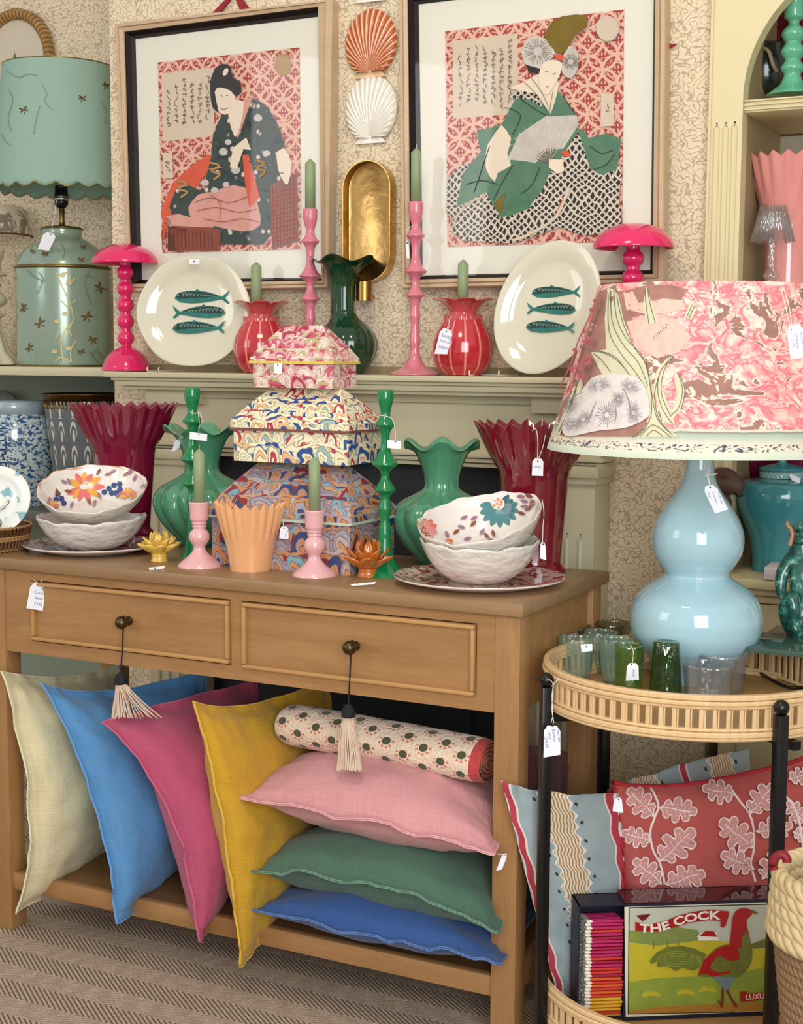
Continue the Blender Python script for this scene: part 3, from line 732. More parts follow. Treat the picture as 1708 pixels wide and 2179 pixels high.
# pomegranate candle holders
M_pom=mat('pomegranate_glaze',lambda g:g.mix(g.sm(.82,.97,(g.xyz('UV')[0]*24*PI).cos()),g.mix(g.noise(g.vec(*g.xyz()),60,4,.7),'A81423','D83A44'),'E58E84'),.15,coat=.8)
M_pet=mat('pomegranate_lip',lambda g:g.mix(g.noise(g.vec(*g.xyz()),45,3),'B01E2A','DB6A66'),.15,coat=.8)
def pom(lab,px,yb,k,lab2,ctop,coff=0):
    ax=axis(px,yb-3,y=Y0); t=thing('pomegranate_vase',lab,'vase',(ax[0],ax[1],ZM))
    Q=lambda l:pxprof(ax,[(yb+(p-797)*k,w*k) for p,w in l])
    b=NB(); lathe(b,Q([(798,0),(798,38),(794,42),(785,52),(770,60),(745,64),(722,61),(705,54),(692,47),(682,41),(674,37)]),ax,96,lambda th,f,r,z:(r*(1-.012*max(0,math.cos(12*th))**8),z),k=3)
    link('ribbed_body',b,M_pom,t)
    b=NB(); lathe(b,Q([(690,41),(680,40),(672,40),(676,36),(690,34)]),ax,96,lambda th,f,r,z:(r*(1+.02*math.cos(20*th)),z+.003*math.cos(20*th)*(1 if f<.8 else 0)),k=2,close=False); link('crown',b,M_pet,t)
    def lip(th,f,r,z):
        pet=abs(math.cos(3.5*th+.4))**.6; e=max(0,min(1,(f-.1)/.4)) if f<.5 else max(0,min(1,(1-f)/.4))
        return r*(1-e*.34*(1-pet)),z+(.006*pet-.006)*e
    b=NB(); lathe(b,Q([(676,33),(668,30),(660,32),(650,40),(641,54),(637,67),(635,66),(637,54),(646,38),(657,28),(672,26)]),ax,112,lip,k=3,close=False); link('petal_lip',b,M_pet,t)
    candle(lab2,axis(px-1+coff,yb-3,y=Y0),ctop,yb-135*k,11.3,'sage green taper candles')
pom('red pomegranate vase holding a short candle beside the left fish plate',556,792,.93,'short sage green candle standing in the left red pomegranate vase',567,-9)
pom('red pomegranate vase with a price tag holding a short candle on the right',984,797,1.,'short sage green candle standing in the right red pomegranate vase',562)
# dark green ruffled vase
M_dg=ceram('bottle_green_glaze','0F3B22',.12)
ax=axis(737,790,y=Y0+.01)
def rf(th,f,r,z):
    up=max(0,min(1,(z-z_at(ax[0],ax[1],585))/.04)) 
    return r*(1+.015*math.cos(16*th)*(1-up)+up*.07*math.cos(5*th+.6)),z+up*.008*math.cos(5*th+.6)
axg=ax
pr=pxprof(ax,[(795,0),(795,34),(788,38),(775,50),(758,61),(738,66),(720,64),(702,54),(686,38),(672,28),(655,25),(635,25),(612,26),(590,30),(572,39),(560,52),(553,66),(551,68),(555,58),(566,42),(580,31),(600,25),(640,22)])
# neck leans left of the body
b=NB(); lathe(b,pr,ax,112,rf,k=3,close=False)
zn=z_at(ax[0],ax[1],690)
for v in b.verts: v.co.x-=max(0,min(1,(v.co.z-zn)/.03))*.010
o=link('ruffled_vase',b,M_dg,None,origin=(ax[0],ax[1],ZM)); tag(o,'dark bottle green fluted vase with ruffled rim on the mantel','vase')
# fish plates
M_pl=ceram('cream_plate_glaze','D9D4BE',.1); M_fish=mat('fish_teal',lambda g:g.mix(g.noise(g.vec(*g.xyz()),60,3),'0E4A44','23897A'),.2,coat=.5); M_fsc=mat('fish_scale','0A322F',.25,coat=.5); M_fl=mat('fish_light','8FB9A8',.3)
M_wire=mat('white_wire','E9E4D4',.3)
def plate(lab,cpx,rx,ry,yaw,lean,roll,fish,lobe=0,fang=0):
    c=ony(*cpx,2.912)
    Mx=Matrix.Translation(c)@Matrix.Rotation(yaw,4,'Z')@Matrix.Rotation(PI/2-lean,4,'X')@Matrix.Rotation(roll,4,'Z')@Matrix.Diagonal((1,ry/rx,1,1))
    t=thing('fish_plate',lab,'plate',tuple(c),'mackerel plates on the mantel')
    b=NB()
    lathe(b,[(0,0),(rx*.45,0),(rx*.66,.001),(rx*.74,.006),(rx*.82,.012),(rx*.97,.017),(rx,.0175),(rx*1.0,.0145),(rx*.8,.007),(rx*.6,-.005),(0,-.005)],(0,0),80,lambda th,f,r,z:(r*(1+lobe*(r/rx)**3*math.cos(6*th)),z),M=Mx,close=False)
    bmesh.ops.remove_doubles(b,verts=b.verts,dist=1e-6); bmesh.ops.recalc_face_normals(b,faces=b.faces)
    link('dish',b,M_pl,t).data
    b2=NB(); me=t.children[0].data; b2.from_mesh(me)
    bmesh.ops.translate(b2,verts=b2.verts,vec=c)
    nv=len(b2.verts); d=Deco(b2,.00012,.0012)
    for i,(fx,fy,L,dr,a) in enumerate(fish):
        ca,sa=math.cos(a),math.sin(a)
        T=lambda pts:[(fx+(x*L*dr)*ca-(y*L)*sa,fy+(x*L*dr)*sa+(y*L)*ca) for x,y in pts]
        d.poly(T([(-.5,.03),(-.47,-.04),(-.4,-.085),(-.25,-.115),(-.12,-.12),(-.1,-.155),(-.04,-.12),(.1,-.1),(.25,-.06),(.36,-.02),(.5,-.14),(.46,-.04),(.42,0),(.5,.09),(.47,.11),(.36,.03),(.22,.06),(.0,.1),(-.2,.115),(-.4,.1)]),0,8)
        d.poly(T([(-.48,.0),(-.4,-.08),(-.2,-.11),(.05,-.095),(.3,-.035),(.1,.0),(-.2,.02),(-.42,.04)]),1,8)
        for k in range(9): d.stroke(T([(-.36+k*.065,-.085+k*.006),(-.33+k*.065,-.02)]),.9,2,1); 
        for k in range(9): d.stroke(T([(-.30+k*.062,-.085+k*.006),(-.34+k*.062,-.02)]),.7,2,1)
        d.ell(fx-.43*L*dr*ca,fy-.43*L*dr*sa-.02*L,1.6,1.6,2)
    bmesh.ops.delete(b2,geom=[v for v in b2.verts if v.index<nv and v.index>=0][:nv],context='VERTS')
    link('fish_relief',b2,[M_fish,M_fsc,M_fl],t)
    return c,t
cL,tL=plate('round cream plate with three green fish left of the red vase',(416,664),.143,.134,math.radians(15),math.radians(8),0,[(430,633,117,1,.02),(424,665,112,-1,-.02),(424,698,112,1,.0)],.012)
b2=None
cR,tR=plate('oval cream platter with three green fish leaning beside the patterned lampshade',(1168,657),.112,.146,math.radians(2),math.radians(9),math.radians(-21),[(1183,622,104,1,-.01),(1173,658,104,-1,-.0),(1172,697,104,1,.04)],0)
def wirestand(lab,pxs,py):
    P=[onz(x,y,ZM+.002) for x,y in pxs]; c=P[0]; t=thing('plate_stand',lab,'plate stand',(c.x,2.93,ZM))
    b=NB()
    for p in P[:2]:
        yb=2.90; x=p.x
        tube(b,[(x,yb-.004,ZM+.012),(x,yb-.006,ZM+.003),(x,yb+.01,ZM+.002),(x,3.0,ZM+.002)],.0017,6,k=3)
    tube(b,[(P[0].x,2.99,ZM+.002),(P[1].x,2.99,ZM+.002)],.0017,6)
    link('wire',b,M_wire,t)
wirestand('white wire plate stand holding the left fish plate',[(389,789),(441,789)],789)
wirestand('white wire plate stand holding the right fish platter',[(1115,796),(1160,797)],797)
# ---------------------------------------------------------------- marbled boxes
def marble(name,pal,scale,line,seed,ax_=1.,bg=None):
    def col(g):
        u,v,_=g.xyz('UV'); u=u*scale+seed; v=v*scale
        w=g.vec(u,v,seed*1.); n1=g.noise(w,.55,2); n2=g.noise(w,.55,2,out=1) if False else g.noise(g.vec(v,u,seed+3.),.55,2)
        X=u+(n1-.5)*1.9; Y=v+(n2-.5)*1.5
        row=Y.fl(); X2=X+row.mod(2.)*.5; cx=X2.fr()-.5; cy=Y.fr()
        # overlapping fan scallops: nearest fan centre of this row and of the row below
        r=(cx*cx*1.6+cy*cy*.55).sq()
        cx2=(X2+.5).fr()-.5; cy2=cy+1.; r2=(cx2*cx2*1.6+cy2*cy2*.55).sq()-.42
        rr=r.mn(1.); inside=r.lt(.62)
        R=r*inside+r2*(1-inside)
        fan=((cx.at2(cy+.12))*5.5).sin()*.055*inside
        t=R*5.2+fan*3+(n1*2.)
        cell=g.noise(g.vec(X2.fl()*3.7+seed,row*2.3,0.),1.7,1)
        k=(t+cell*6.).fr()
        edge=g.sm(.36,.46,((t.fr())-.5).ab())
        f2=(t.fl()*.37+cell*3.1+X2.fl()*.21).fr()
        c=g.ramp(f2,pal,True)
        return g.mix(edge*.8,c,line)
    return mat(name,col,.45)
M_m1=marble('marbled_paper_pink',[(0,'E6C9BE'),(.16,'C9566F'),(.3,'E9D9C8'),(.42,'DDA0A4'),(.56,'B9B57A'),(.68,'EADFCF'),(.8,'A83450'),(.88,'E4B7B0')],38,'9A6A68',1.3)
M_m2=marble('marbled_paper_blue_cream',[(0,'EDE6BE'),(.2,'2C4F97'),(.34,'EFE8C8'),(.5,'E9B98A'),(.62,'E9E4BF'),(.72,'B93A50'),(.8,'9DB9B4'),(.88,'EDE6C6')],27,'6E665A',4.1)
M_m3=marble('marbled_paper_mauve',[(0,'C98A58'),(.16,'9A8A96'),(.3,'2F4A78'),(.4,'B7A6A4'),(.52,'C99468'),(.64,'8E2F3D'),(.74,'A39AA6'),(.86,'7FA9B8'),(.93,'B98E78')],22,'5E4A50',7.7)
def boxy(lab,pxl,pxr,pxr2,zb,ztop_body,zeave,zroof,Yf,dep,m,cm,over,ridge,grp):
    """elongated octagonal box with a hipped lid; pxl/pxr = x pixels of the front face at the base"""
    py=proj((-1.5,Yf,zb))[1]
    xa=ony(pxl,py,Yf).x; xb=ony(pxr,py,Yf).x; xc=pxr2
    ch=(xc-xb)
    def ring(ins,z):
        a=xa-ins; b_=xb+ins; c=xc+ins; y0=Yf-ins; y1=Yf+dep+ins; k=ch
        return [(a,y0,z),(b_,y0,z),(c,y0+k,z),(c,y1-k,z),(b_,y1,z),(a,y1,z),(a-k,y1-k,z),(a-k,y0+k,z)]
    cx=(xa+xb)/2; cy=Yf+dep/2
    t=thing('marbled_box',lab,'box',(cx,cy,zb),grp)
    def shell_(rings,nm,mi_,parent=t,capb=True):
        b=NB(); uvl=b.loops.layers.uv.verify(); V=[[b.verts.new(q) for q in r] for r in rings]
        for r in range(len(V)-1):
            off=0
            for i in range(8):
                j=(i+1)%8; f=b.faces.new((V[r][i],V[r][j],V[r+1][j],V[r+1][i])); w=(V[r][j].co-V[r][i].co).length
                ins=0; 
                for l,(u,v) in zip(f.loops,((0,0),(w,0),(w,0),(0,0))):
                    co=l.vert.co; base=V[r][i].co; d=(V[r][j].co-base).normalized(); uu=(co-base).dot(d); hh=(co-base-d*uu).length
                    l[uvl].uv=(uu+off+.03,hh+(r*.13))
                off+=w
        for q in (V[0][::-1],V[-1]):
            f=b.faces.new(q)
            for l in f.loops: l[uvl].uv=(l.vert.co.x,l.vert.co.y)
        bmesh.ops.recalc_face_normals(b,faces=b.faces)
        return link(nm,b,mi_,parent,False)
    shell_([ring(0,zb),ring(0,ztop_body)],'base',m)
    def lidring(f,z):
        r0=ring(over,0); out=[]
        for x,y,_ in r0:
            hx=(xb-xa)/2*ridge; px=min(max(x,cx-hx),cx+hx); py_=cy+(y-cy)*.04
            out.append((x+(px-x)*f,y+(py_-y)*f,z))
        return out
    lid=shell_([ring(over,ztop_body),ring(over,zeave)]+[lidring(f,zeave+(zroof-zeave)*(f/.98)**(.85)) for f in (.25,.5,.75,.98)],'lid',m)
    shell_([ring(over+.0012,ztop_body-.0015),ring(over+.0012,ztop_body+.0035)],'edging',cm,lid)
    return t
GB='marbled paper boxes stacked by size'
Yb=2.405
x_=ony(738,1220,Yb)
zA=z_at(-1.35,Yb,1117)
h3b=ZT; 
def zpx(px,py,Y): return ony(px,py,Y).z
boxy('large marbled paper box in mauve and orange at the bottom of the stack',452,738,ony(738,1220,Yb).x+.004,ZT,zpx(738,1117,Yb),zpx(738,1100,Yb),zpx(650,985,Yb+.09),Yb,.19,M_m3,mat('pale_green_edging','B9C9B4',.5),.006,.62,GB)
Y2=Yb+.035; z2=zpx(735,991,Y2)
boxy('medium marbled paper box in cream and blue in the middle of the stack',498,735,ony(735,991,Y2).x+.003,z2,zpx(737,921,Y2),zpx(737,904,Y2),zpx(640,826,Y2+.07),Y2,.14,M_m2,mat('brown_edging','7C4A45',.5),.005,.62,GB)
Y1=Y2+.03; z1=zpx(704,827,Y1)
boxy('small pink marbled paper box with yellow edging on top of the stack',539,703,ony(703,826,Y1).x+.003,z1,zpx(700,773,Y1),zpx(700,764,Y1),zpx(650,693,Y1+.05),Y1,.10,M_m1,mat('yellow_edging','DDC65A',.5),.005,.5,GB)
# ---------------------------------------------------------------- console top objects
M_mar=mat('maroon_glass','74091F',.08,coat=.8,sss=.1,spec=.6)
def pleat(lab,ax,prof,pl_top,pl_bot,nple,m,zb,rim_dz=.01,amp=.07,n=None,grp=None,name='pleated_vase'):
    """outer profile px; pleats between pl_top and pl_bot rows"""
    pr=pxprof(ax,prof); zt=z_at(ax[0],ax[1],pl_top); z0=z_at(ax[0],ax[1],pl_bot)
    n=nple*8
    inner=[(max(.005,r-.004),z) for r,z in reversed(pr) if z>zb+.012]
    full=[(0,zb)]+pr+inner+[(0,inner[-1][1])]
    def md(th,f,r,z):
        e=max(0,min(1,(z-z0)/(zt-z0))); tri=abs(((th*nple/(2*PI))%1)*2-1)*2-1
        e2=min(1,e*2.2)
        return r*(1+amp*tri*e2),z+rim_dz*tri*e*e
    b=NB(); lathe(b,full,ax,n,md,close=False); bmesh.ops.remove_doubles(b,verts=b.verts,dist=1e-6)
    o=link(name,b,m,None,origin=(ax[0],ax[1],zb)); tag(o,lab,'vase',grp); autosm(o,50); return o
MP=[(1222,62),(1221,67),(1212,71),(1204,68),(1196,60),(1188,60),(1150,63),(1100,67),(1050,71),(1020,73),(1000,77),(985,86),(965,96),(940,108),(920,118),(903,127)]
axR=axis(1133,1216,z=ZT)
pleat('dark red pleated glass vase at the right end of the console table',axR,MP,903,992,24,M_mar,ZT,.006,.04)
def sc(prof,p0,p1,k): return [((p-p0)*k+p1,w*k) for p,w in prof]
axL=axis(267,1143,z=ZT)
pleat('raspberry red pleated glass vase behind the floral bowls on the left',axL,sc(MP,1222,1145,.885),865,948,24,mat('raspberry_glass','7E1034',.08,coat=.8,sss=.1,spec=.6),ZT,.006,.04)
M_or=mat('peach_glass','EBB07C',.1,coat=.8,sss=.2)
axO=axis(533,1212,z=ZT)
pleat('small peach orange pleated glass vase in front of the marbled boxes',axO,[(1222,38),(1221,42),(1214,43.5),(1190,46),(1165,51),(1150,55),(1140,58),(1120,63),(1100,68),(1085,71),(1073,73)],1073,1146,22,M_or,ZT,.006,.045,name='pleated_vase')
# green melon vases
M_gv=mat('jade_green_glass','549A76',.16,coat=.8,sss=.15)
GV=[(1213,40),(1199,46),(1178,62),(1160,80),(1140,95),(1120,105),(1100,108),(1082,102),(1068,88),(1055,64),(1044,44),(1036,38),(1024,37),(1010,39),(990,45),(970,54),(958,62),(950,75),(945,83)]
def melon(lab,ax,prof,m):
    pr=pxprof(ax,prof); zb=ZT; pr[0]=(pr[0][0],zb)
    zs=z_at(*ax,prof[11][0]); zr=pr[-1][1]; zn=z_at(*ax,prof[15][0])
    full=[(0,zb)]+cat(pr,3)+[(max(.005,r-.004),z+.001) for r,z in reversed(cat(pr,3)) if z>zs]
    full=[(max(0,p[0]),p[1]) for p in full]
    def md(th,f,r,z):
        up=max(0,min(1,(z-zn)/(zr-zn))); lo=max(0,min(1,(zs+.03-z)/.05)) if z>zb+.002 else 0
        low2=max(0,min(1,(z-zb)/.03)); tw=th+(z-zb)*2.2
        groove=abs(math.cos(6*tw))**.7
        return r*(1-lo*low2*.12*(1-groove))*(1+up*up*.05*math.cos(6*th+.5)),z+up*up*.010*math.cos(6*th+.5)
    b=NB(); lathe(b,full,ax,140,md,close=False); bmesh.ops.remove_doubles(b,verts=b.verts,dist=1e-6)
    o=link('melon_vase',b,m,None,origin=(ax[0],ax[1],zb)); tag(o,lab,'vase'); return o
melon('jade green melon shaped glass vase beside the right floral bowls',axis(938,1197,z=ZT),GV,M_gv)
melon('jade green melon shaped glass vase behind the left green candlestick',axis(431,1158,z=ZT),sc(GV,1200,1162,.98),M_gv)
# tall green candlesticks
M_gc=ceram('emerald_lacquer','067A45',.12)
GP=[(830,14),(830,17),(842,17.4),(856,16.5),(870,12),(882,10.5),(890,14),(901,21.5),(905,21.5),(914,13),(926,9.5),(940,9),(956,11),(970,17),(984,26),(990,26.5),(998,14),(1009,8.8),(1020,10),(1032,17),(1040,22),(1044,22),(1052,13),(1062,10),(1076,14),(1086,15),(1098,11),(1110,10),(1122,13),(1136,14),(1148,14),(1160,16),(1176,18),(1192,22),(1206,32),(1216,43),(1224,50),(1230,52),(1230,0)]
tallstick('emerald green turned candlestick right of the marbled boxes',818,1224,0,M_gc,1,'emerald candlesticks on the console table',zz=ZT,P0=GP,name='candlestick')
tallstick('emerald green turned candlestick left of the marbled boxes behind the pink one',412,1186,-4,M_gc,.958,'emerald candlesticks on the console table',zz=ZT,P0=GP,name='candlestick')
# small pink candlesticks
M_lp=ceram('blush_pink_glaze','E3AEB0',.14)
SP=[(1085,17),(1085,22),(1088,22.5),(1094,21.5),(1102,20.5),(1118,20),(1124,19),(1128,15),(1131,17.5),(1134,14.5),(1138,16),(1143,13.5),(1150,20),(1158,22.3),(1166,22),(1174,18),(1180,13.5),(1186,13),(1194,17),(1204,27),(1213,39),(1220,46),(1226,47.5),(1232,45),(1233,0)]
o,ax=tallstick('blush pink turned ceramic candlestick right of the peach vase',669,1224,0,M_lp,1,'blush pink candlesticks on the console table',zz=ZT,P0=SP,name='candlestick')
candle('pale green candle in the right blush pink candlestick before the box stack',ax,983,1088,12.3,'pale green candles on the console')
o,ax=tallstick('blush pink turned ceramic candlestick left of the peach vase',424.5,1205,-17,M_lp,.98,'blush pink candlesticks on the console table',zz=ZT,P0=SP,name='candlestick')
candle('pale green candle in the left blush pink candlestick before the green vase',(ax[0]+.001,ax[1]),966,1072,12,'pale green candles on the console')
# flower tealight holders
def flower(lab,px,py,R,m,h,n1,up,grp=None):
    c=onz(px,py,ZT); t=thing('flower_candle_holder',lab,'candle holder',tuple(c)); s=mpp(c)
    b=NB(); r0=R*s*.38; lathe(b,[(0,0),(r0,0),(r0*.98,.003),(r0*.86,.012),(r0*.9,.016),(0,.018)],(c.x,c.y),32,z0=ZT,k=2); link('foot',b,m,t)
    for k,(n,rr,z0,hh,ph) in enumerate(((n1,R*s,.012,h*.62,0),(n1,R*s*.78,.014,h*.85,PI/n1),(5,R*s*.42,.016,h*1.12,.2))):
        b=NB()
        for i in range(n):
            th=2*PI*i/n+ph; ca,sa=math.cos(th),math.sin(th); W=rr*(.62 if k<2 else .75); g_=[]
            for a in range(9):
                f=a/8; row=[]
                for c_ in range(7):
                    q=(c_/6)*2-1; w=W*math.sin(PI*min(.97,f*.80+.16))**.75*(1-.0*f)
                    if f>.75: w*=(1-(f-.75)*2.2)
                    rad=rr*(f**.9)*( .96) if k<2 else rr*(.55+.45*math.sin(PI*f*.8)); z=ZT+z0+hh*(f**1.5 if k<2 else f)-(.0015 if k==0 and f>.9 else 0)+abs(q)*.004*(1-f)*3*f*4*.4+ (q*q)*.005
                    lx=rad; ly=q*w*.5; row.append(b.verts.new((c.x+lx*ca-ly*sa,c.y+lx*sa+ly*ca,z)))
                g_.append(row)
            for a in range(8):
                for c_ in range(6): b.faces.new((g_[a][c_],g_[a][c_+1],g_[a+1][c_+1],g_[a+1][c_]))
        bmesh.ops.remove_doubles(b,verts=b.verts,dist=1e-5)
        o=link('petals',b,m,t); sd=o.modifiers.new('thickness','SOLIDIFY'); sd.thickness=.0022
M_ye=ceram('yellow_glaze','E3BB58',.15); M_ao=mat('amber_lustre',lambda g:g.mix(g.noise(g.vec(*g.xyz()),40,3),'A04A12','D68236'),.15,coat=.8)
flower('pale yellow ceramic flower candle holder beside the left floral bowls',339,1194,48,M_ye,.036,8,0)
flower('glossy amber orange ceramic flower candle holder beside the right green candlestick',783,1227,62,M_ao,.045,6,0)
# flat coral pattern plates
def cpat(g):
    x,y,z=g.xyz(); v=g.vec(x,y,0.); n=g.noise(v,7,2); w=g.noise(v,48,3,.6,1.2); r=(x*x+y*y).sq()
    return g.mix(g.sm(.50,.54,w)*g.sm(.05,.06,r),'E2CFC2','9E4440')
M_cp=mat('coral_branch_plate',cpat,.15,coat=.5); M_cpr=ceram('plate_rim_white','E6D8CC',.15)
def cpat2(g):
    x,y,z=g.xyz(); v=g.vec(x,y,0.); w=g.noise(v,48,3,.6,1.2); r=(x*x+y*y).sq()
    return g.mix(g.sm(.50,.54,w),'C9B7B2','855055')
M_cp2=mat('plum_branch_plate',cpat2,.15,coat=.5)
def dplate(lab,px,py,R,m,name='dinner_plate'):
    c=onz(px,py,ZT); r=R*mpp(c); b=NB()
    lathe(b,[(0,.0015),(r*.62,.0015),(r*.66,0),(r*.7,.003),(r*.96,.0125),(r,.0155),(r*.995,.0175)],(c.x,c.y),96,z0=ZT,mi=1,close=False)
    lathe(b,[(r*.995,.0175),(r*.97,.0175),(r*.9,.0145),(r*.72,.0075),(r*.66,.006),(0,.0055)],(c.x,c.y),96,z0=ZT,mi=0,close=False)
    bmesh.ops.recalc_face_normals(b,faces=b.faces)
    o=link(name,b,[m,M_cpr],None,origin=tuple(c)); tag(o,lab,'plate'); return c
cpR=dplate('round plate with red coral branches under the right floral bowls',1019,1243,183,M_cp)
cpL=dplate('round plate with plum coral branches under the left floral bowls',196,1172,144,M_cp2)
# bowls
M_bo=mat('white_bowl_outer','E2DCD3',.35,coat=.3,bump=lambda g:g.noise(g.vec(*[q*k for q,k in zip(g.xyz(),(1,1,2.2))]),26,4),bs=.7,bd=.012)
def bowl(lab,c,R,H,nrm,arts,rim=None):
    nrm=Vector(nrm).normalized()
    if rim is not None: c=Vector(rim)-nrm*H
    t=thing('floral_bowl',lab,'bowl',tuple(c))
    Mx=Matrix.Translation(c)@Vector((0,0,1)).rotation_difference(nrm).to_matrix().to_4x4()
    def wob(th,f,r,z):
        e=max(0,z/H); return r*(1+.012*math.sin(3*th+1)*e+.006*math.sin(11*th)*e),z+(.004*math.sin(2*th+.6)+.0016*math.sin(9*th)+.001*math.sin(17*th))*e*e*(H/.07)
    pr=[(R*.42,0),(R*.5,.004),(R*.66,H*.22),(R*.82,H*.48),(R*.93,H*.75),(R,H)]
    b=NB(); n0=0
    out=cat(pr,3); inn=[(p[0]-.004,p[1]+.002) for p in out[::-1]]; inn[0]=(R-.0035,H+.0005)
    lathe(b,[(0,0)]+[(p[0],p[1]) for p in out]+[(R-.0015,H+.0015)],(0,0),96,wob,M=Mx,close=False)
    bmesh.ops.remove_doubles(b,verts=b.verts,dist=1e-6)
    link('outer_wall',b,M_bo,t)
    b=NB(); lathe(b,[(R-.0015,H+.0015)]+[(max(0,p[0]),max(.006,p[1])) for p in inn]+[(0,.006)],(0,0),96,wob,M=Mx,close=False); bmesh.ops.remove_doubles(b,verts=b.verts,dist=1e-6)
    mats=[ceram('bowl_inside','EAE3DC',.15),ceram('b_yellow','E8A83C',.2),ceram('b_pink','E0746C',.2),ceram('b_mauve','9A7288',.2),ceram('b_navy','3B4A7C',.2),ceram('b_brown','8A5136',.2),ceram('b_teal','4C8487',.2),ceram('b_rim','D9966F',.2),ceram('b_orange','E07A2A',.2),ceram('b_petalshade','2F6468',.2)]
    if arts:
        d=Deco(b,.00008,.0003); arts(d)
    link('painted_inside',b,mats,t); return t
def petal(d,x,y,L,W,a,mi,k=1):
    ca,sa=math.cos(a),math.sin(a)
    d.poly([(x+u*L*ca-v*W*sa,y+u*L*sa+v*W*ca) for u,v in ((0,0),(.2,.3),(.5,.5),(.8,.35),(1,0),(.8,-.35),(.5,-.5),(.2,-.3))],mi,8,2)
def artBL(d):
    for i in range(26):
        t=PI*1.02+PI*.96*i/25-.0; 
    d.stroke([(196+115*math.cos(t),1036+51*math.sin(t)) for t in [PI*.93+PI*1.14*i/24 for i in range(25)]],8,7,2)
    fx,fy=178,1036
    for i,(a,L,m) in enumerate(((-1.5,30,1),(-2.1,30,2),(-2.75,34,1),(2.7,36,2),(2.3,30,1),(1.9,30,2),(1.2,32,2),(.55,40,1),(.0,42,2),(-.5,38,1),(-1.0,30,2))):
        petal(d,fx+4*math.cos(a),fy+3*math.sin(a),L,14,a*1.0,m)
    d.ell(fx,fy,9,6,0); d.ell(fx,fy-1,5,3,1)
    for x,y in ((232,1040),(243,1033),(255,1030),(238,1050),(222,1048),(256,1042),(248,1050),(122,1052),(130,1062),(118,1064),(135,1072)): d.ell(x,y,6,6,4)
    for x,y,a,m in ((205,1012,-1.0,5),(222,1012,-.3,3),(234,1008,-.6,3),(262,1014,-.6,5),(276,1012,-1.3,3),(284,1026,-1.1,3),(128,1022,.5,3),(142,1018,1.1,3),(118,1040,1.3,5),(135,1045,.1,5),(102,1058,1.2,3),(155,1068,1.9,3),(185,1062,1.0,5),(216,1065,-2.,3),(205,1065,2.,3),(100,1066,1.2,3),(300,1040,-.6,5),(247,1062,-.8,3)): petal(d,x,y,17,7,a,m)
    for a,m in ((-1.9,1),(-1.3,1),(-2.6,2),(-.6,2),(-3.2,1),(0.1,1)): petal(d,275,1058,20,9,a,m)
    for a,m in ((-1.9,1),(-1.1,1),(-2.6,1),(-.3,2),(-3.2,2)): petal(d,110,1082,16,8,a,m)
def artBR(d):
    fx,fy=1062,1078
    for i in range(9):
        a=.0+i*.42-.15; petal(d,fx+8*math.cos(a),fy+6*math.sin(a),34+6*math.sin(a),17,a,6)
    for i in range(5): a=-.9+i*.4; petal(d,fx+8*math.cos(a),fy+6*math.sin(a),26,12,a,9)
    d.ell(fx-2,fy-6,14,13,0)
    for x,y in ((1053,1067),(1060,1063),(1067,1068),(1058,1072),(1066,1074),(1052,1076),(1061,1080)): d.ell(x,y,3.2,3.2,8)
    for x,y,a,m in ((1100,1056,.1,3),(1108,1064,.3,3),(1118,1052,.4,5),(1130,1062,1.2,3),(1102,1090,.3,5),(1118,1088,-.6,5),(1108,1078,0,3),(972,1120,.3,3),(978,1106,-.4,3),(1000,1122,-.8,5),(962,1138,-.6,5),(946,1130,1.2,3),(985,1150,-.2,3),(1020,1140,-.9,3),(1030,1135,.9,5),(1038,1148,.5,5),(1048,1128,1.3,5),(1000,1108,-.5,3),(945,1152,.1,8),(1128,1078,-.8,5)): petal(d,x,y,18,8,a,m)
    for a in (-1.8,-1.1,-.4,.3,1.,1.8,2.6): petal(d,905,1128,24,14,a,2)
    d.stroke([(888,1112),(900,1140),(915,1140)],2,1)
s=mpp(cpL); zb=ZT+.0062
bowl('lower white handmade bowl on the plum plate, left stack',Vector((cpL.x,cpL.y,zb)),115*s,.066,(0,0,1),None)
def tn(p,tilt,roll):
    to=Vector((-p[0],-p[1],0)).normalized(); lf=Vector((to.y,-to.x,0)); return Vector((0,0,1))+to*math.tan(math.radians(tilt))+lf*math.tan(math.radians(roll))
ps=onpl(196,1037,(cpL.x,cpL.y,0),Vector((cpL.x,cpL.y,0)).normalized())
bowl('tilted white bowl painted inside with yellow and pink flowers, left stack',None,115*s,.062,tn(ps,21,4),artBL,ps)
s=mpp(cpR); 
bowl('lower white handmade bowl on the red coral plate, right stack',Vector((cpR.x,cpR.y,zb)),128*s,.074,(0,0,1),None)
ps=onpl(1019,1099,(cpR.x,cpR.y,0),Vector((cpR.x,cpR.y,0)).normalized())
bowl('tilted white bowl painted inside with a teal flower, right stack',None,134*s,.074,tn(ps,16,11),artBR,ps)
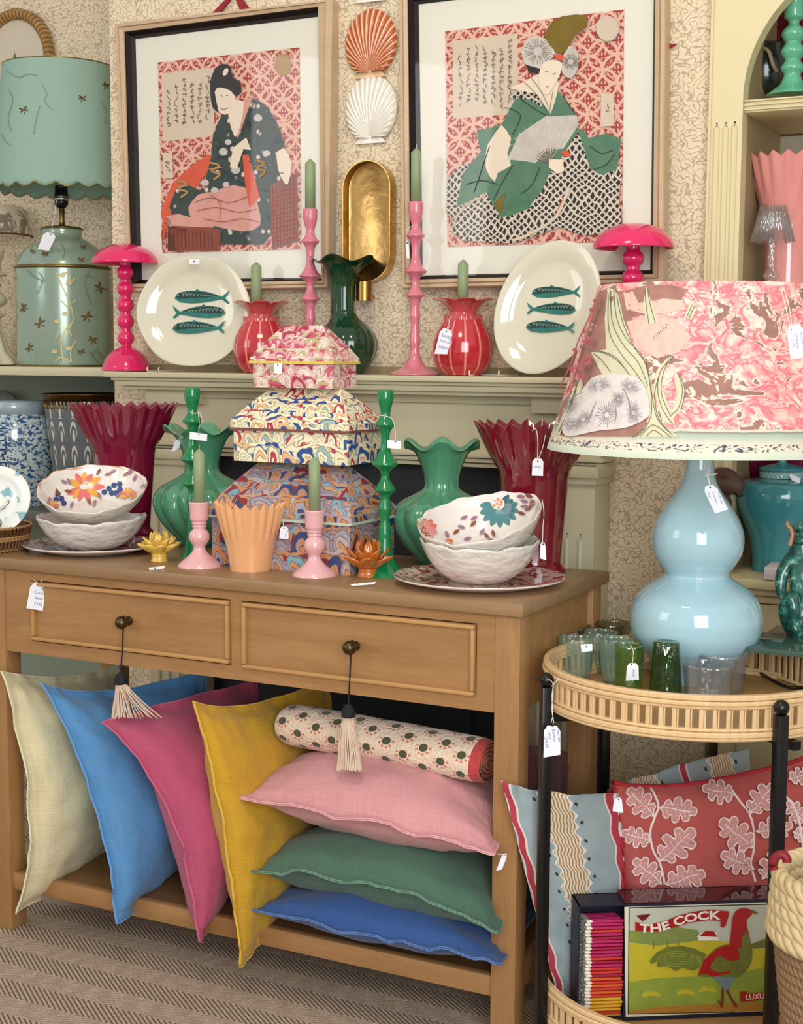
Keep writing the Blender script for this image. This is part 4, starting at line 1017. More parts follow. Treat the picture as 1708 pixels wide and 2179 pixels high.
# ---------------------------------------------------------------- cushions
def pillow(name,lab,catg,C,mids,T,m,flange=.018,pinch=.0,wr=.0035,seed=0,N=44,bulge=(1,1),nrm=None,grp=None,seam=True,seamcol=None,pipe=None,deco=None,uvs=(1,1),sagc=.5,extra=None):
    """C: four corners TL,TR,BR,BL in world space; mids: optional mid points for edges top,right,bottom,left"""
    C=[Vector(c) for c in C]; mids=list(mids)+[None]*(4-len(mids))
    def edge(a,b,mid):
        ctr=mid if mid is not None else (a+b)/2
        cc=ctr*2-(a+b)/2
        return lambda t:a*(1-t)**2+cc*2*t*(1-t)+b*t*t
    top=edge(C[0],C[1],mids[0]); rt=edge(C[1],C[2],mids[1]); bt=edge(C[3],C[2],mids[2]); lf=edge(C[0],C[3],mids[3])
    def S(u,v):
        return (top(u)*(1-v)+bt(u)*v)+(lf(v)*(1-u)+rt(v)*u)-((C[0]*(1-u)+C[1]*u)*(1-v)+(C[3]*(1-u)+C[2]*u)*v)
    n0=nrm or (C[1]-C[0]).cross(C[3]-C[0]).normalized()
    Lx=(C[1]-C[0]).length; Ly=(C[3]-C[0]).length; fu=flange/Lx; fv=flange/Ly
    b=NB(); uvl=b.loops.layers.uv.verify(); sheets=[]
    def prof(u,v):
        a=max(0,min(1,(u-fu)/(1-2*fu))); c=max(0,min(1,(v-fv)/(1-2*fv)))
        e=4*a*(1-a); f=4*c*(1-c)
        return (e**.5*f**.5)**.72*(.55+.45*(e*f)**.5)
    for sgn,bl in ((1,bulge[0]),(-1,bulge[1])):
        g_=[]
        for j in range(N+1):
            row=[]
            for i in range(N+1):
                # denser sampling near the hems
                u=.5-.5*math.cos(PI*i/N)*.5-.25*(1-2*i/N)*1.0 if False else i/N; v=j/N
                u=(u*.7+.3*(.5-.5*math.cos(PI*u))); v=(v*.7+.3*(.5-.5*math.cos(PI*v)))
                h=prof(u,v); p=S(u,v)
                q=Vector((u*Lx*14+seed*3.1,v*Ly*14,seed*1.7))
                q3=Vector((u*Lx*5+v*Ly*9+seed,v*Ly*26-u*Lx*12,seed*.7))
                w=mnoise.noise(q)*wr*2.0+mnoise.noise(q*2.3)*wr*1.6*(1-h)+mnoise.noise(q*.5)*wr*1.6+(1-abs(mnoise.noise(q3))*2)*wr*.9
                edgew=(mnoise.noise(Vector((u*7+seed,v*7,seed*2.)))*.013+mnoise.noise(Vector((u*19+seed,v*19,seed*2.)))*.005)*(1-h)**2
                # puckers radiating from the hem
                cr=math.sin((u-v)*38+seed)*.0+0
                p=p+n0*(sgn*(T*bl*h*.5+.0012+(w if h>.02 else w*.2)*min(1,h*3))+edgew)
                vv=b.verts.new(p); row.append((vv,(u*uvs[0],v*uvs[1])))
            g_.append(row)
        sheets.append(g_)
        for j in range(N):
            for i in range(N):
                q=[g_[j][i],g_[j][i+1],g_[j+1][i+1],g_[j+1][i]]
                if sgn>0: q=q[::-1]
                f=b.faces.new([a[0] for a in q])
                for l,a in zip(f.loops,q): l[uvl].uv=a[1]
    # hem side
    A,B_=sheets; ring=lambda G_:[G_[0][i] for i in range(N)]+[G_[j][N] for j in range(N)]+[G_[N][N-i] for i in range(N)]+[G_[N-j][0] for j in range(N)]
    ra,rb=ring(A),ring(B_); L=len(ra)
    for i in range(L):
        f=b.faces.new((ra[i][0],ra[(i+1)%L][0],rb[(i+1)%L][0],rb[i][0]))
        for l in f.loops: l[uvl].uv=ra[i][1]
    bmesh.ops.recalc_face_normals(b,faces=b.faces)
    cen=sum(C,Vector())/4; cen.z=min(c.z for c in C)
    edgeP=[(ra[i][0].co+rb[i][0].co)/2 for i in range(0,L)]
    if deco is None and pipe is None and seamcol is None:
        o=link(name,b,m,None,origin=tuple(cen)); tag(o,lab,catg,grp); return o
    t=thing(name,lab,catg,tuple(cen),grp)
    cover=[m]
    if deco: cover+=deco[1]; d=Deco(b,.0001,.0007); deco[0](d)
    link('cover',b,cover,t)
    if pipe:
        b=NB(); tube(b,edgeP+[edgeP[0]],pipe[1],8,cap=False); link('piping',b,pipe[0],t)
    if seamcol:
        b=NB(); off=n0*.0016
        for sg in (1,-1): tube(b,[p+off*sg for p in edgeP]+[edgeP[0]+off*sg],.0012,6,cap=False)
        link('hem',b,seamcol,t)
    return t
def lincol(n,c): return linen(n,c)
GV2='linen cushions standing on the lower shelf'; GF='linen cushions lying flat in a pile'
f_=2.235; k_=2.60
NR=Vector((.93,-.30,.12)).normalized()
pillow('linen_cushion','cream linen cushion standing at the left end of the lower shelf','cushion',
 [ony(2,1428,f_),ony(255,1412,k_),ony(262,1800,k_),ony(34,1945,f_-.01)],[ony(140,1440,2.44),None,ony(150,1868,2.43),ony(62,1722,f_)],.185,linen('cream_linen','DDD0A8'),seed=1,nrm=NR,bulge=(1.1,.8),seamcol=linen('cream_hem','EBE2BF'))
pillow('linen_cushion','sky blue linen cushion standing second from the left on the lower shelf','cushion',
 [ony(86,1452,f_-.01),ony(440,1425,k_),ony(395,1820,k_),ony(248,1966,f_-.015)],[ony(228,1470,2.40),None,ony(345,1888,2.42),ony(194,1688,f_-.005)],.185,linen('sky_linen','5790C4'),seed=2,nrm=NR,bulge=(1.1,.9),seamcol=linen('sky_hem','69A4DC'))
pillow('linen_cushion','raspberry pink linen cushion standing between the sky blue and mustard ones','cushion',
 [ony(218,1538,f_-.02),ony(545,1450,k_),ony(505,1840,k_),ony(424,2004,f_-.02)],[ony(385,1488,2.40),None,ony(452,1960,2.35),ony(356,1722,f_-.015)],.185,linen('raspberry_linen','B64C6E'),seed=3,nrm=NR,bulge=(1.05,1.05),seamcol=linen('raspberry_hem','CF6086'))
pillow('linen_cushion','mustard yellow linen cushion standing beside the flat pile','cushion',
 [ony(411,1492,f_-.03),ony(705,1440,k_),ony(690,1870,k_),ony(510,2060,f_-.03)],[ony(535,1498,2.38),None,ony(600,1960,2.38),ony(472,1742,f_-.03)],.185,linen('mustard_linen','C99A22'),seed=4,nrm=NR,bulge=(.62,1.2),seamcol=linen('mustard_hem','E3B93C'))
UPN=Vector((.05,-.12,1)).normalized()
def flat(lab,fl,fr,mid,bl,br,T,m,seed,lift,hem,bul=(1.,.8)):
    yf=2.238
    C=[ony(*bl,2.58),ony(*br,2.60),ony(*fr,yf-.012),ony(*fl,yf)]
    C[1].x=min(C[1].x,-1.005)
    return pillow('linen_cushion',lab,'cushion',C,[None,None,ony(*mid,yf-.03),None],T,m,seed=seed,nrm=UPN,bulge=bul,seamcol=hem)
flat('navy blue linen cushion lying flat at the bottom of the pile',(530,1934),(1066,2052),(800,1994),(640,1885),(1150,1930),.13,linen('denim_linen','2C538F'),5,0,linen('denim_hem','5578B4'),(1.1,.6))
flat('dark green linen cushion lying flat in the middle of the pile',(529,1857),(1058,1985),(800,1885),(655,1785),(1140,1830),.155,linen('green_linen','476B58'),6,0,linen('green_hem','6A957F'),(1.15,1.))
po=flat('pale pink linen cushion lying flat on top of the pile with a white tag','' or (503,1697),(1052,1818),(800,1752),(640,1620),(1120,1680),.165,linen('blush_linen','D29497'),7,0,linen('blush_hem','E8ACB0'),(1.1,.95))
# rolled quilt
def quiltc(g):
    u,v,_=g.xyz('UV'); X=u*7.; Y=v*25.
    j=Y.fl(); X2=X+j.mod(2.)*.5; a=X2.fr()-.5; c=(Y.fr()-.5); r=(a*a*1.3+c*c).sq(); th=c.at2(a)
    dot=1-g.sm(.21,.25,r); ray=(r.gt(.29))*(r.lt(.43))*((th*9.).sin().gt(.1))*(a.lt(.12))
    band=v.gt(.437)
    c1=g.mix(ray*.85,'E3CDB4','C4574F'); c1=g.mix(dot,c1,'4C4F33'); return g.mix(band,c1,'B6423E')
M_q=mat('block_print_quilt',quiltc,.9,sheen=.2,bump=lambda g:g.noise(g.vec(g.xyz('UV')[0]*30.,g.xyz('UV')[1]*140.,0.),1,2),bs=.8,bd=.006)
a=ony(612,1539,2.40); c=ony(1044,1622,2.36); ax_=(c-a).normalized(); t=thing('rolled_quilt','rolled block printed quilt with dark green dots on top of the pink cushion','quilt',tuple((a+c)/2-Vector((0,0,.045))))
b=NB(); uvl=b.loops.layers.uv.verify(); up=Vector((0,0,1)); s1=ax_.cross(up).normalized(); s2=s1.cross(ax_); Lq=(c-a).length; rows=[]
for i in range(61):
    f=i/60; row=[]
    for j in range(49):
        th=2*PI*j/48; r=.044*(1+.03*math.sin(3*th+f*3)+.03*mnoise.noise(Vector((f*9,math.cos(th)*2,math.sin(th)*2))))
        e=min(1,min(f,1-f)*22); r*=.86+.14*math.sqrt(e)
        row.append((b.verts.new(a+ax_*(Lq*f)+s1*(r*1.12*math.cos(th))+s2*(r*.92*math.sin(th))),(j/48,f*Lq)))
    rows.append(row)
for i in range(60):
    for j in range(48):
        q=[rows[i][j],rows[i][j+1],rows[i+1][j+1],rows[i+1][j]]; fc=b.faces.new([k[0] for k in q])
        for l,k in zip(fc.loops,q): l[uvl].uv=k[1]
bmesh.ops.remove_doubles(b,verts=b.verts,dist=1e-6); bmesh.ops.recalc_face_normals(b,faces=b.faces)
link('quilted_roll',b,M_q,t)
for e_,sg in ((a,1),(c,-1)):
    b=NB(); P=[]; 
    for k in range(60):
        th=k*.42; r=.036*(1-k/64); P.append(e_+ax_*(sg*.004)+s1*(r*1.1*math.cos(th))+s2*(r*.9*math.sin(th)))
    tube(b,P,.0028,6); link('rolled_end',b,mat('quilt_lining','A5604C',.9),t)
# ---------------------------------------------------------------- left alcove
YB=3.22
# tin lamp
lam=(ony(137,775,YB).x,YB)
M_tin=mat('painted_tin_green',lambda g:g.mix(g.sm(.57,.62,g.noise(g.vec(*g.xyz()),16,4,.6,.6))*.22,'90A797','9A8A5A'),.22,metal=.25,coat=.4)
M_shd=mat('duck_egg_shade','93B3A5',.75); M_gold=mat('gold_edge','A08A4C',.35,1.0); M_moth=mat('gold_brown_moth','6A4E22',.5); M_pgold=mat('pale_gold_branch','CDBB7C',.35)
t=thing('tin_lamp','green painted tin canister lamp with scalloped shade and gold insects','lamp',(lam[0],lam[1],ZA))
pr=pxprof(lam,[(779,0),(779,96),(775,97),(640,97.5),(572,97.5),(566,97),(556,94),(540,85),(525,72),(515,58),(508,46),(506,42),(488,42),(486,43)])
b=NB(); lathe(b,pr,lam,96); bmesh.ops.recalc_face_normals(b,faces=b.faces); d=Deco(b,.00006,.0004)
def bug(d,x,y,s_,a,mi=1):
    for da,L in ((.5,1),(-.5,1),(PI-.5,.9),(PI+.5,.9)): petal(d,x,y,s_*L,s_*.35,a+da,mi)
    petal(d,x,y,s_*1.1,s_*.16,a+PI/2,mi)
for x,y,s_,a in ((213,612,15,.9),(84,687,14,-.9),(184,673,14,-.5),(62,740,11,-1.),(196,722,12,.3),(172,748,10,-.2),(50,655,11,-1.4),(96,540,9,.2),(70,535,7,.5),(172,553,8,0),(176,526,7,0)): bug(d,x,y,s_,a)
for P_ in ([(120,580),(128,600),(140,625),(150,650),(155,680),(147,700),(152,715)],[(155,660),(140,650),(130,640)],[(150,690),(138,705),(130,730),(135,770)],[(151,770),(150,745),(160,725)],[(118,770),(130,760),(150,770)],[(152,645),(160,640)],[(125,585),(145,580),(150,600),(158,592)],[(128,700),(122,715),(118,722)]): d.stroke(P_,2.6,2,4)
for x,y in ((146,603),(138,668),(122,684),(145,741),(117,748),(133,585)): d.ell(x,y,6,4.5,2)
for P_ in ([(60,575),(75,590),(90,600),(80,625)],[(190,575),(180,600),(185,625),(193,648)],[(195,590),(178,585)],[(85,580),(95,600)],[(75,515),(65,530)],[(130,520),(138,535),(134,550)],[(205,770),(195,755),(205,745),(215,760)],[(188,748),(200,760)]): d.stroke(P_,1.4,3,4)
link('canister',b,[M_tin,M_moth,M_pgold,mat('grey_twig','6E7565',.5)],t)
b=NB(); lathe(b,pxprof(lam,[(567,97),(569,101),(573,101),(575,97)]),lam,96); link('shoulder_band',b,M_brassdull,t)
b=NB(); lathe(b,pxprof(lam,[(776,97),(776,99),(780,99),(780,97)]),lam,96); link('foot_band',b,M_brassdull,t)
b=NB()
lathe(b,pxprof(lam,[(489,44),(487,46),(484,40),(481,20),(480,0)]),lam,64); lathe(b,pxprof(lam,[(484,7),(470,6),(442,6.5),(440,4)]),lam,24); bmesh.ops.recalc_face_normals(b,faces=b.faces); link('neck_cap',b,M_brassdull,t)
b=NB(); lathe(b,pxprof(lam,[(444,5),(440,12),(432,14.5),(428,14.5)]),lam,28,k=2); lathe(b,pxprof(lam,[(418,15),(412,14),(395,13)]),lam,28); link('lamp_holder',b,mat('black_bakelite','0C0C0E',.2),t)
b=NB(); lathe(b,pxprof(lam,[(428,14),(428,15.2),(418,15.2),(418,14)]),lam,28); link('holder_ring',b,mat('steel','AEB2B2',.3,1.0),t)
prS=pxprof(lam,[(412,139),(400,138.5),(380,137.5),(300,132),(220,125),(160,119.5),(147,118.5),(144,118)])
zs0=prS[0][1]; zs1=z_at(*lam,380)
def scal(th,f,r,z):
    e=max(0,min(1,(zs1-z)/(zs1-zs0))); q=(th*20/(2*PI))%1; a=abs(q*2-1); 
    s_=(a**1.5)*.62+.2*(1-abs(((q*5)%1)*2-1))*.6
    return r,z+e*(.020*s_)
b=NB(); lathe(b,prS,lam,400,scal,close=False); 
d=Deco(b,.00006,.0004)
for x,y,s_,a in ((50,233,11,-.3),(174,208,10,.2),(225,181,9,.5)): bug(d,x,y,s_,a)
for P_ in ([(20,190),(28,215),(18,250),(25,280)],[(15,150),(40,165),(60,158),(80,160)],[(90,180),(100,200),(95,215),(112,235)],[(215,215),(225,240),(222,265)],[(85,225),(78,250),(72,285)],[(5,285),(12,300),(24,308)]): d.stroke(P_,1.,2,4)
o=link('shade',b,[M_shd,M_moth,mat('grey_twig2','86A094',.6)],t); sd=o.modifiers.new('thickness','SOLIDIFY'); sd.thickness=.0015
b=NB(); N=400
for jj,(rr,zz) in enumerate((prS[0],prS[-1])):
    P=[]
    for i in range(N+1):
        th=2*PI*i/N; r_,z_=scal(th,0,rr,zz) if jj==0 else (rr,zz); P.append((lam[0]+r_*math.cos(th),lam[1]+r_*math.sin(th),z_))
    tube(b,P,.0016,6,cap=False); link(('scalloped_trim','top_trim')[jj],b,M_gold,t); b=NB()
b.free()
# white plaster lamp and small patterned shade
M_plas=mat('white_plaster','D8D0B4',.5)
wl=(ony(-28,772,3.19).x,3.19)
t=thing('plaster_candlestick','white turned plaster candlestick with leafy foot at the left edge','candlestick',(wl[0],wl[1],ZA))
Q=lambda l:pxprof(wl,l)
b=NB(); lathe(b,Q([(776,0),(776,66),(770,68),(762,62),(750,50),(730,42),(710,36),(690,31),(675,30)]),wl,64,lambda th,f,r,z:(r*(1+.05*math.cos(10*th)),z),k=3); link('leafy_foot',b,M_plas,t)
b=NB(); lathe(b,Q([(675,34),(670,39),(664,30),(655,28),(648,40),(638,46),(626,38),(615,30),(605,34),(598,28),(590,30),(586,44),(583,46),(580,36),(560,34),(534,42),(533,34),(545,28)]),wl,48,k=2); link('turned_stem',b,M_plas,t)
sl=(ony(-20,500,3.33).x,3.33)
M_ps=mat('printed_shade',lambda g:g.mix(g.sm(.5,.54,g.noise(g.vec(*g.xyz()),18,4,.6,1.)),'D9CDB5','8F7F6C'),.8)
t=thing('small_printed_lampshade','small cream printed lampshade with brown edging behind the tin lamp','lampshade',(sl[0],sl[1],z_at(sl[0],sl[1],508)))
b=NB(); lathe(b,pxprof(sl,[(502,86),(440,68)]),sl,64,close=False); lathe(b,pxprof(sl,[(440,67),(502,85)]),sl,64,close=False); bmesh.ops.recalc_face_normals(b,faces=b.faces); link('shade',b,M_ps,t)
b=NB(); lathe(b,pxprof(sl,[(503,84),(504,87.5),(500,87.5)]),sl,64,close=False); link('edging',b,mat('brown_trim','6A4A2C',.7),t)
b=NB(); lathe(b,pxprof(sl,[(779,0),(779,40),(772,42),(750,20),(640,9),(520,7),(440,5)]),sl,32,k=2); lathe(b,pxprof(sl,[(470,80),(470,2)]),sl,8,close=False) if False else None; link('stand',b,mat('dark_stand','4A3A2A',.5),t)
# round wicker framed picture
cp=ony(33,128,3.40); s=mpp(cp)
t=thing('wicker_framed_picture','round picture of a green plant in a woven cane frame above the tin lamp','picture',tuple(cp))
rx,rz=100*s,106*s
b=NB(); N=72
rgs=[]
for f,y in ((1.,.012),(1.,-.006),(.94,-.016),(.86,-.014),(.79,-.004),(.79,.012)):
    rgs.append([b.verts.new((cp.x+rx*f*math.cos(2*PI*i/N),cp.y+y,cp.z+rz*f*math.sin(2*PI*i/N)*(1 if 1 else 1))) for i in range(N)])
for a_,c_ in zip(rgs,rgs[1:]):
    for i in range(N): b.faces.new((a_[i],a_[(i+1)%N],c_[(i+1)%N],c_[i]))
bmesh.ops.recalc_face_normals(b,faces=b.faces)
def cane(g):
    x,y,z=g.xyz(); th=z.at2(x); return g.ramp((th*60.).sin()*.3+g.noise(g.vec(x,y,z),40,3)*.7,[(.2,'7C5A2E'),(.7,'B98E54')])
link('cane_frame',b,mat('woven_cane',cane,.6),t)
b=NB(); V=[b.verts.new((cp.x+rx*.8*math.cos(2*PI*i/N),cp.y+.004,cp.z+rz*.8*math.sin(2*PI*i/N))) for i in range(N)]; b.faces.new(V); b.normal_update(); d=Deco(b,.0001,.0004)
d.poly([(22,165),(28,128),(34,112),(36,140),(40,175)],1); d.poly([(0,185),(14,150),(26,190)],1); d.poly([(26,140),(31,106),(33,140)],1); d.poly([(-6,200),(10,175),(46,180),(50,215),(-6,220)],1)
link('print_sheet',b,[mat('picture_paper','CFC3B0',.9),mat('plant_green','5F6F3E',.9)],t,False)
# lower alcove: jar, planter, grey item
bj=(ony(34,1075,3.17).x,3.17)
def bw(g):
    x,y,z=g.xyz(); u,v,_=g.xyz('UV'); q=g.vec(u*1.6,v*3.2,0.); n=g.voro(q,11,'F1'); w=g.noise(q,34,2,.6,.8)
    return g.mix(g.sm(.47,.53,w+n*.06),'2A5A85','C3D2D2')
M_bw=mat('blue_white_scroll_glaze',bw,.12,coat=.7)
t=thing('blue_white_jar','blue and white ginger jar with scroll pattern and character at the left edge','jar',(bj[0],bj[1],ZL))
b=NB(); lathe(b,pxprof(bj,[(1084,0),(1084,60),(1070,66),(1030,76),(980,83),(930,86),(900,82),(884,72),(878,66)]),bj,80,k=2); bmesh.ops.recalc_face_normals(b,faces=b.faces); d=Deco(b,.0001,.0006)
for P_ in ([(0,912),(16,912)],[(-6,924),(12,924)],[(6,900),(6,926)],[(0,938),(12,938),(12,956),(0,956)],[(4,965),(10,980)],[(14,962),(2,972)],[(0,985),(12,985),(12,998),(0,998)]): d.stroke(P_,3,1,2)
link('body',b,[M_bw,mat('cobalt','1E3A66',.2)],t)
b=NB(); lathe(b,pxprof(bj,[(880,64),(880,68),(856,68),(852,64),(850,0)]),bj,64); link('lid',b,mat('blue_grey_glaze',lambda g:g.mix(g.noise(g.vec(*g.xyz()),30,3),'7F97A6','B9C6CC'),.15,coat=.7),t)
pp=(ony(187,1060,3.20).x,3.20)
def ikat(g):
    u,v,_=g.xyz('UV'); X=(u*18.).fr()-.5; Y=(v*15.).fr()-.5; n=g.noise(g.vec(u*260.,v*30.,0.),1,2)
    a=X.ab()+n*.08; r=(a*a*3.4+Y*Y).sq(); f=((r*13.+(Y*5.)).sin()).gt(.1)*(r.lt(.55))
    return g.mix(f,g.mix(n,'4E575C','6B7376'),'CFCBBB')
t=thing('ikat_planter','grey ikat patterned metal planter with pierced bronze rim in the lower alcove','planter',(pp[0],pp[1],ZL))
pr=pxprof(pp,[(1086,0),(1086,60),(1000,72),(862,87),(842,89)])
b=NB(); lathe(b,pr+[(pr[-1][0]-.003,pr[-1][1]),(pr[-1][0]-.006,pr[-1][1]-.06)],pp,80,close=False); link('body',b,mat('ikat_print',ikat,.4,coat=.3),t)
M_bz=mat('bronze_gallery','8A6B3C',.35,1.0)
b=NB(); P1=pxprof(pp,[(868,87.5),(852,89),(838,90.5)]); lathe(b,[P1[1],P1[2],(P1[2][0]+.002,P1[2][1]-.001)],pp,80,close=False)
n=64
for i in range(n):
    th=2*PI*i/n; x=pp[0]+P1[0][0]*1.0*math.cos(th); y=pp[1]+P1[0][0]*math.sin(th); tube(b,[(x,y,P1[0][1]),(pp[0]+P1[1][0]*math.cos(th),pp[1]+P1[1][0]*math.sin(th),P1[1][1])],.0022,5)
o=link('pierced_rim',b,M_bz,t); sd=o.modifiers.new('thickness','SOLIDIFY'); sd.thickness=.0015
b=NB(); gc=ony(5,850,3.36); ball(b,gc,.035,(1.3,.6,.8),20); tube(b,[gc+Vector((.02,0,.01)),gc+Vector((.05,0,.0)),gc+Vector((.05,0,-.04))],.008,8,k=3); 
box(b,gc.x-.05,gc.x+.06,gc.y-.02,gc.y+.03,ZL,gc.z-.02,.005)
t=link('grey_carved_ornament',b,mat('grey_stone','7B7F78',.6,vary=(30,.4)),None,origin=(gc.x,gc.y,ZL)); tag(t,'grey carved ornament in the shadow behind the blue and white jar','ornament')
# basket with shell dish
M_wk=mat('dark_wicker','6B4526',.6); M_wk2=mat('pale_wicker','A98555',.6)
cb=onz(-38,1168,ZT); t=thing('wicker_basket','small dark brown wicker basket at the left end of the console table','basket',tuple(cb))
b=NB(); s=mpp(cb); R=100*s
for i in range(64):
    th=2*PI*i/64; 
    tube(b,[(cb.x+R*.9*math.cos(th),cb.y+R*.9*math.sin(th),ZT),(cb.x+R*.97*math.cos(th),cb.y+R*.97*math.sin(th),ZT+.026),(cb.x+R*1.02*math.cos(th),cb.y+R*1.02*math.sin(th),ZT+.052)],.0026,6)
link('stakes',b,M_wk,t)
b=NB()
for zz,rr in ((.004,.91),(.026,.985),(.031,.99),(.052,1.03)):
    for k in range(2):
        P=[(cb.x+(R*rr+.0016*math.sin(32*th+k*PI))*math.cos(th),cb.y+(R*rr+.0016*math.sin(32*th+k*PI))*math.sin(th),ZT+zz+.0018*math.cos(32*th+k*PI)) for th in [2*PI*i/256 for i in range(257)]]
        tube(b,P,.002,5,cap=False)
link('woven_bands',b,M_wk2,t)
b=NB(); lathe(b,[(0,.002),(R*.9,.003),(R*.96,.05)],(cb.x,cb.y),48,z0=ZT,close=False); link('weave_lining',b,M_wk,t)
M_dsh=mat('pearly_dish',lambda g:g.mix(g.sm(.56,.62,g.noise(g.vec(*g.xyz()),26,3)),'EDF0EA','86B5BA'),.12,coat=.8)
cd_=ony(-12,1066,cb.y-.01); b=NB(); s=mpp(cd_)
Mx=Matrix.Translation(cd_)@Vector((0,0,1)).rotation_difference(Vector((.40,-.80,.42)).normalized()).to_matrix().to_4x4()
lathe(b,[(0,-.012),(34*s,-.010),(52*s,-.003),(60*s,.004),(76*s,.006),(77*s,.004),(60*s,-.001),(48*s,-.010),(0,-.016)],(0,0),64,M=Mx,k=2,close=False)
o=link('pearly_dish',b,M_dsh,None,origin=tuple(cd_)); tag(o,'white pearly dish with turquoise marks leaning in the wicker basket','dish')
b=NB(); P=[onpl(x,y,cd_+Vector((.02,-.03,0)),Vector((.4,-.8,.3))) for x,y in ((-8,1092),(4,1083),(14,1074),(19,1063))]
tube(b,P,lambda t:.003+.001*math.sin(t*18),8,k=4); ball(b,P[0]+Vector((-.0,0,-.02)),.012,(1.2,.6,1),12); o=link('silver_spoon',b,mat('silver','C9CCCB',.15,1.0),None,origin=tuple(P[0])); tag(o,'silver metal utensil lying on the pearly dish','utensil')
# ---------------------------------------------------------------- bamboo trolley
TC=(-.68,2.42)
M_bam=mat('bamboo',lambda g:g.mix(g.noise(g.vec(*[q*k for q,k in zip(g.xyz(),(60,60,4))]),2,3),'D0A873','EACDA0'),.4,coat=.15)
M_bamf=mat('bamboo_mat',lambda g:g.mix(g.noise(g.vec(*[q*k for q,k in zip(g.xyz(),(6,160,6))]),2,3),'8F6A3E','C09660'),.45)
tr=thing('bamboo_trolley','round two tier bamboo trolley with black metal legs in front of the gourd lamp','trolley',(TC[0],TC[1],0))
def tray(z0,z1,nm,nsl=76):
    b=NB(); Rr=.251; h=z1-z0
    def torus(z,hh,ro): lathe(b,[(Rr-.005,z),(Rr+ro-.002,z),(Rr+ro,z+.002),(Rr+ro,z+hh-.002),(Rr+ro-.002,z+hh),(Rr-.005,z+hh),(Rr-.005,z)],TC,128,close=False)
    for z,hh,ro in ((z1-.009,.009,.006),(z1-.017,.0075,.0075),(z1-.0225,.005,.005),(z0,.005,.006),(z0+.0055,.009,.0075),(z0+.015,.005,.005)): torus(z,hh,ro)
    for i in range(nsl):
        th=2*PI*i/nsl; w=.0042 if i%1==0 else .003
        for dth,wd in ((0,.0037),(.0225,.0015)):
            a=th+dth; x=TC[0]+Rr*math.cos(a); y=TC[1]+Rr*math.sin(a)
            box(b,-.0022,.0022,-wd,wd,z0+.004,z1-.004,.0012,0,Matrix.Translation((x,y,0))@Matrix.Rotation(a,4,'Z'))
    bmesh.ops.recalc_face_normals(b,faces=b.faces)
    o=autosm(link(nm+'_rim',b,M_bam,tr))
    b=NB(); lathe(b,[(0,z0+.002),(Rr,z0+.002),(Rr,z0+.008),(0,z0+.008)],TC,96,close=False); link(nm+'_base',b,M_bamf,tr,False)
tray(.628,.701,'upper_tray'); tray(.078,.15,'lower_tray')
ZTR=.637; ZTL=.087
for a in (222,316,42,143):
    a=math.radians(a); x=TC[0]+.268*math.cos(a); y=TC[1]+.268*math.sin(a)
    b=NB(); box(b,-.009,.009,-.009,.009,0,.672,.001,0,Matrix.Translation((x,y,0))@Matrix.Rotation(a,4,'Z'))
    l=autosm(link('leg',b,M_black,tr))
    b=NB(); ball(b,Vector((x,y,.683)),.0125,n=24); link('ball_finial',b,M_black,l)
for z in (.612,.064):
    for a in (222,143):
        a=math.radians(a); b=NB(); box(b,-.268,.268,-.007,.007,z,z+.014,0,0,Matrix.Translation((TC[0],TC[1],0))@Matrix.Rotation(a,4,'Z')); link('cross_bar',b,M_black,tr,False)
# gourd lamp
gl=axis(1476,1443,z=ZTR)
M_ice=ceram('pale_blue_celadon','ACD2DF',.08)
t=thing('gourd_lamp','large pale blue double gourd table lamp with coral patterned shade on the trolley','lamp',(gl[0],gl[1],ZTR))
b=NB(); pr=pxprof(gl,[(1462,0),(1462,70),(1455,74),(1440,76),(1415,86),(1390,106),(1368,124),(1345,136),(1318,140),(1295,137),(1272,127),(1252,108),(1236,84),(1226,70),(1221,67),(1215,69),(1200,80),(1178,92),(1152,97),(1126,94),(1100,83),(1075,68),(1050,50),(1028,38),(1008,32),(985,29.5),(965,30)])
pr[0]=(0,ZTR); pr[1]=(pr[1][0],ZTR); lathe(b,pr,gl,96,k=4); bmesh.ops.recalc_face_normals(b,faces=b.faces); link('gourd_body',b,M_ice,t)
b=NB(); lathe(b,pxprof(gl,[(968,29),(968,31),(962,31),(962,14),(935,12),(920,12),(900,10),(860,14),(815,14)]),gl,32); link('lamp_holder',b,mat('brass_dark','6F5B30',.3,1.0),t)
def coral(g):
    x,y,z=g.xyz(); u,v,_=g.xyz('UV'); th=u*6.2; P_=g.vec(th*.9,v*5.5,0.)
    n=g.noise(P_,3.2,5,.6,1.1); m=g.noise(P_,5.2,4,.6,.9); k=g.noise(g.vec(th*.9+4.,v*5.5,2.),1.6,3)
    pink=g.ramp(m,[(.3,'F6EBDD'),(.40,'F3C6BB'),(.46,'EF9FA0'),(.52,'E56E7C'),(.56,'F4D5C8'),(.61,'E88A90'),(.68,'F7E4D6'),(.78,'EDA79C')])
    brown=g.mix(m,'8A6458','B98C7C')
    main=g.mix(g.sm(.565,.58,n),pink,brown); main=g.mix(g.sm(.60,.62,n)*0.,main,brown)
    outl=g.sm(.535,.56,n)*(1-g.sm(.57,.585,n)); main=g.mix(outl*.8,main,'F5E6D6')
    # painted border bands near the hem
    wv=v+(g.noise(g.vec(th*3.,0.,5.),3,2)-.5)*.006
    sq=(g.noise(g.vec(th*9.,v*60.,1.),2.2,2,.5,2.).gt(.56))*(wv.gt(.013))*(wv.lt(.026))
    band=g.ramp(wv*20.,[(0,'C9D6C3'),(.2,'D8DEC9'),(.5,'EBD9C6'),(.68,'C4CDBC'),(.86,'A9B9A5'),(.92,'8E8A78'),(.97,'DFD8C2')])
    band=g.mix(sq,band,'585868'); return g.mix(wv.lt(.051),main,band)
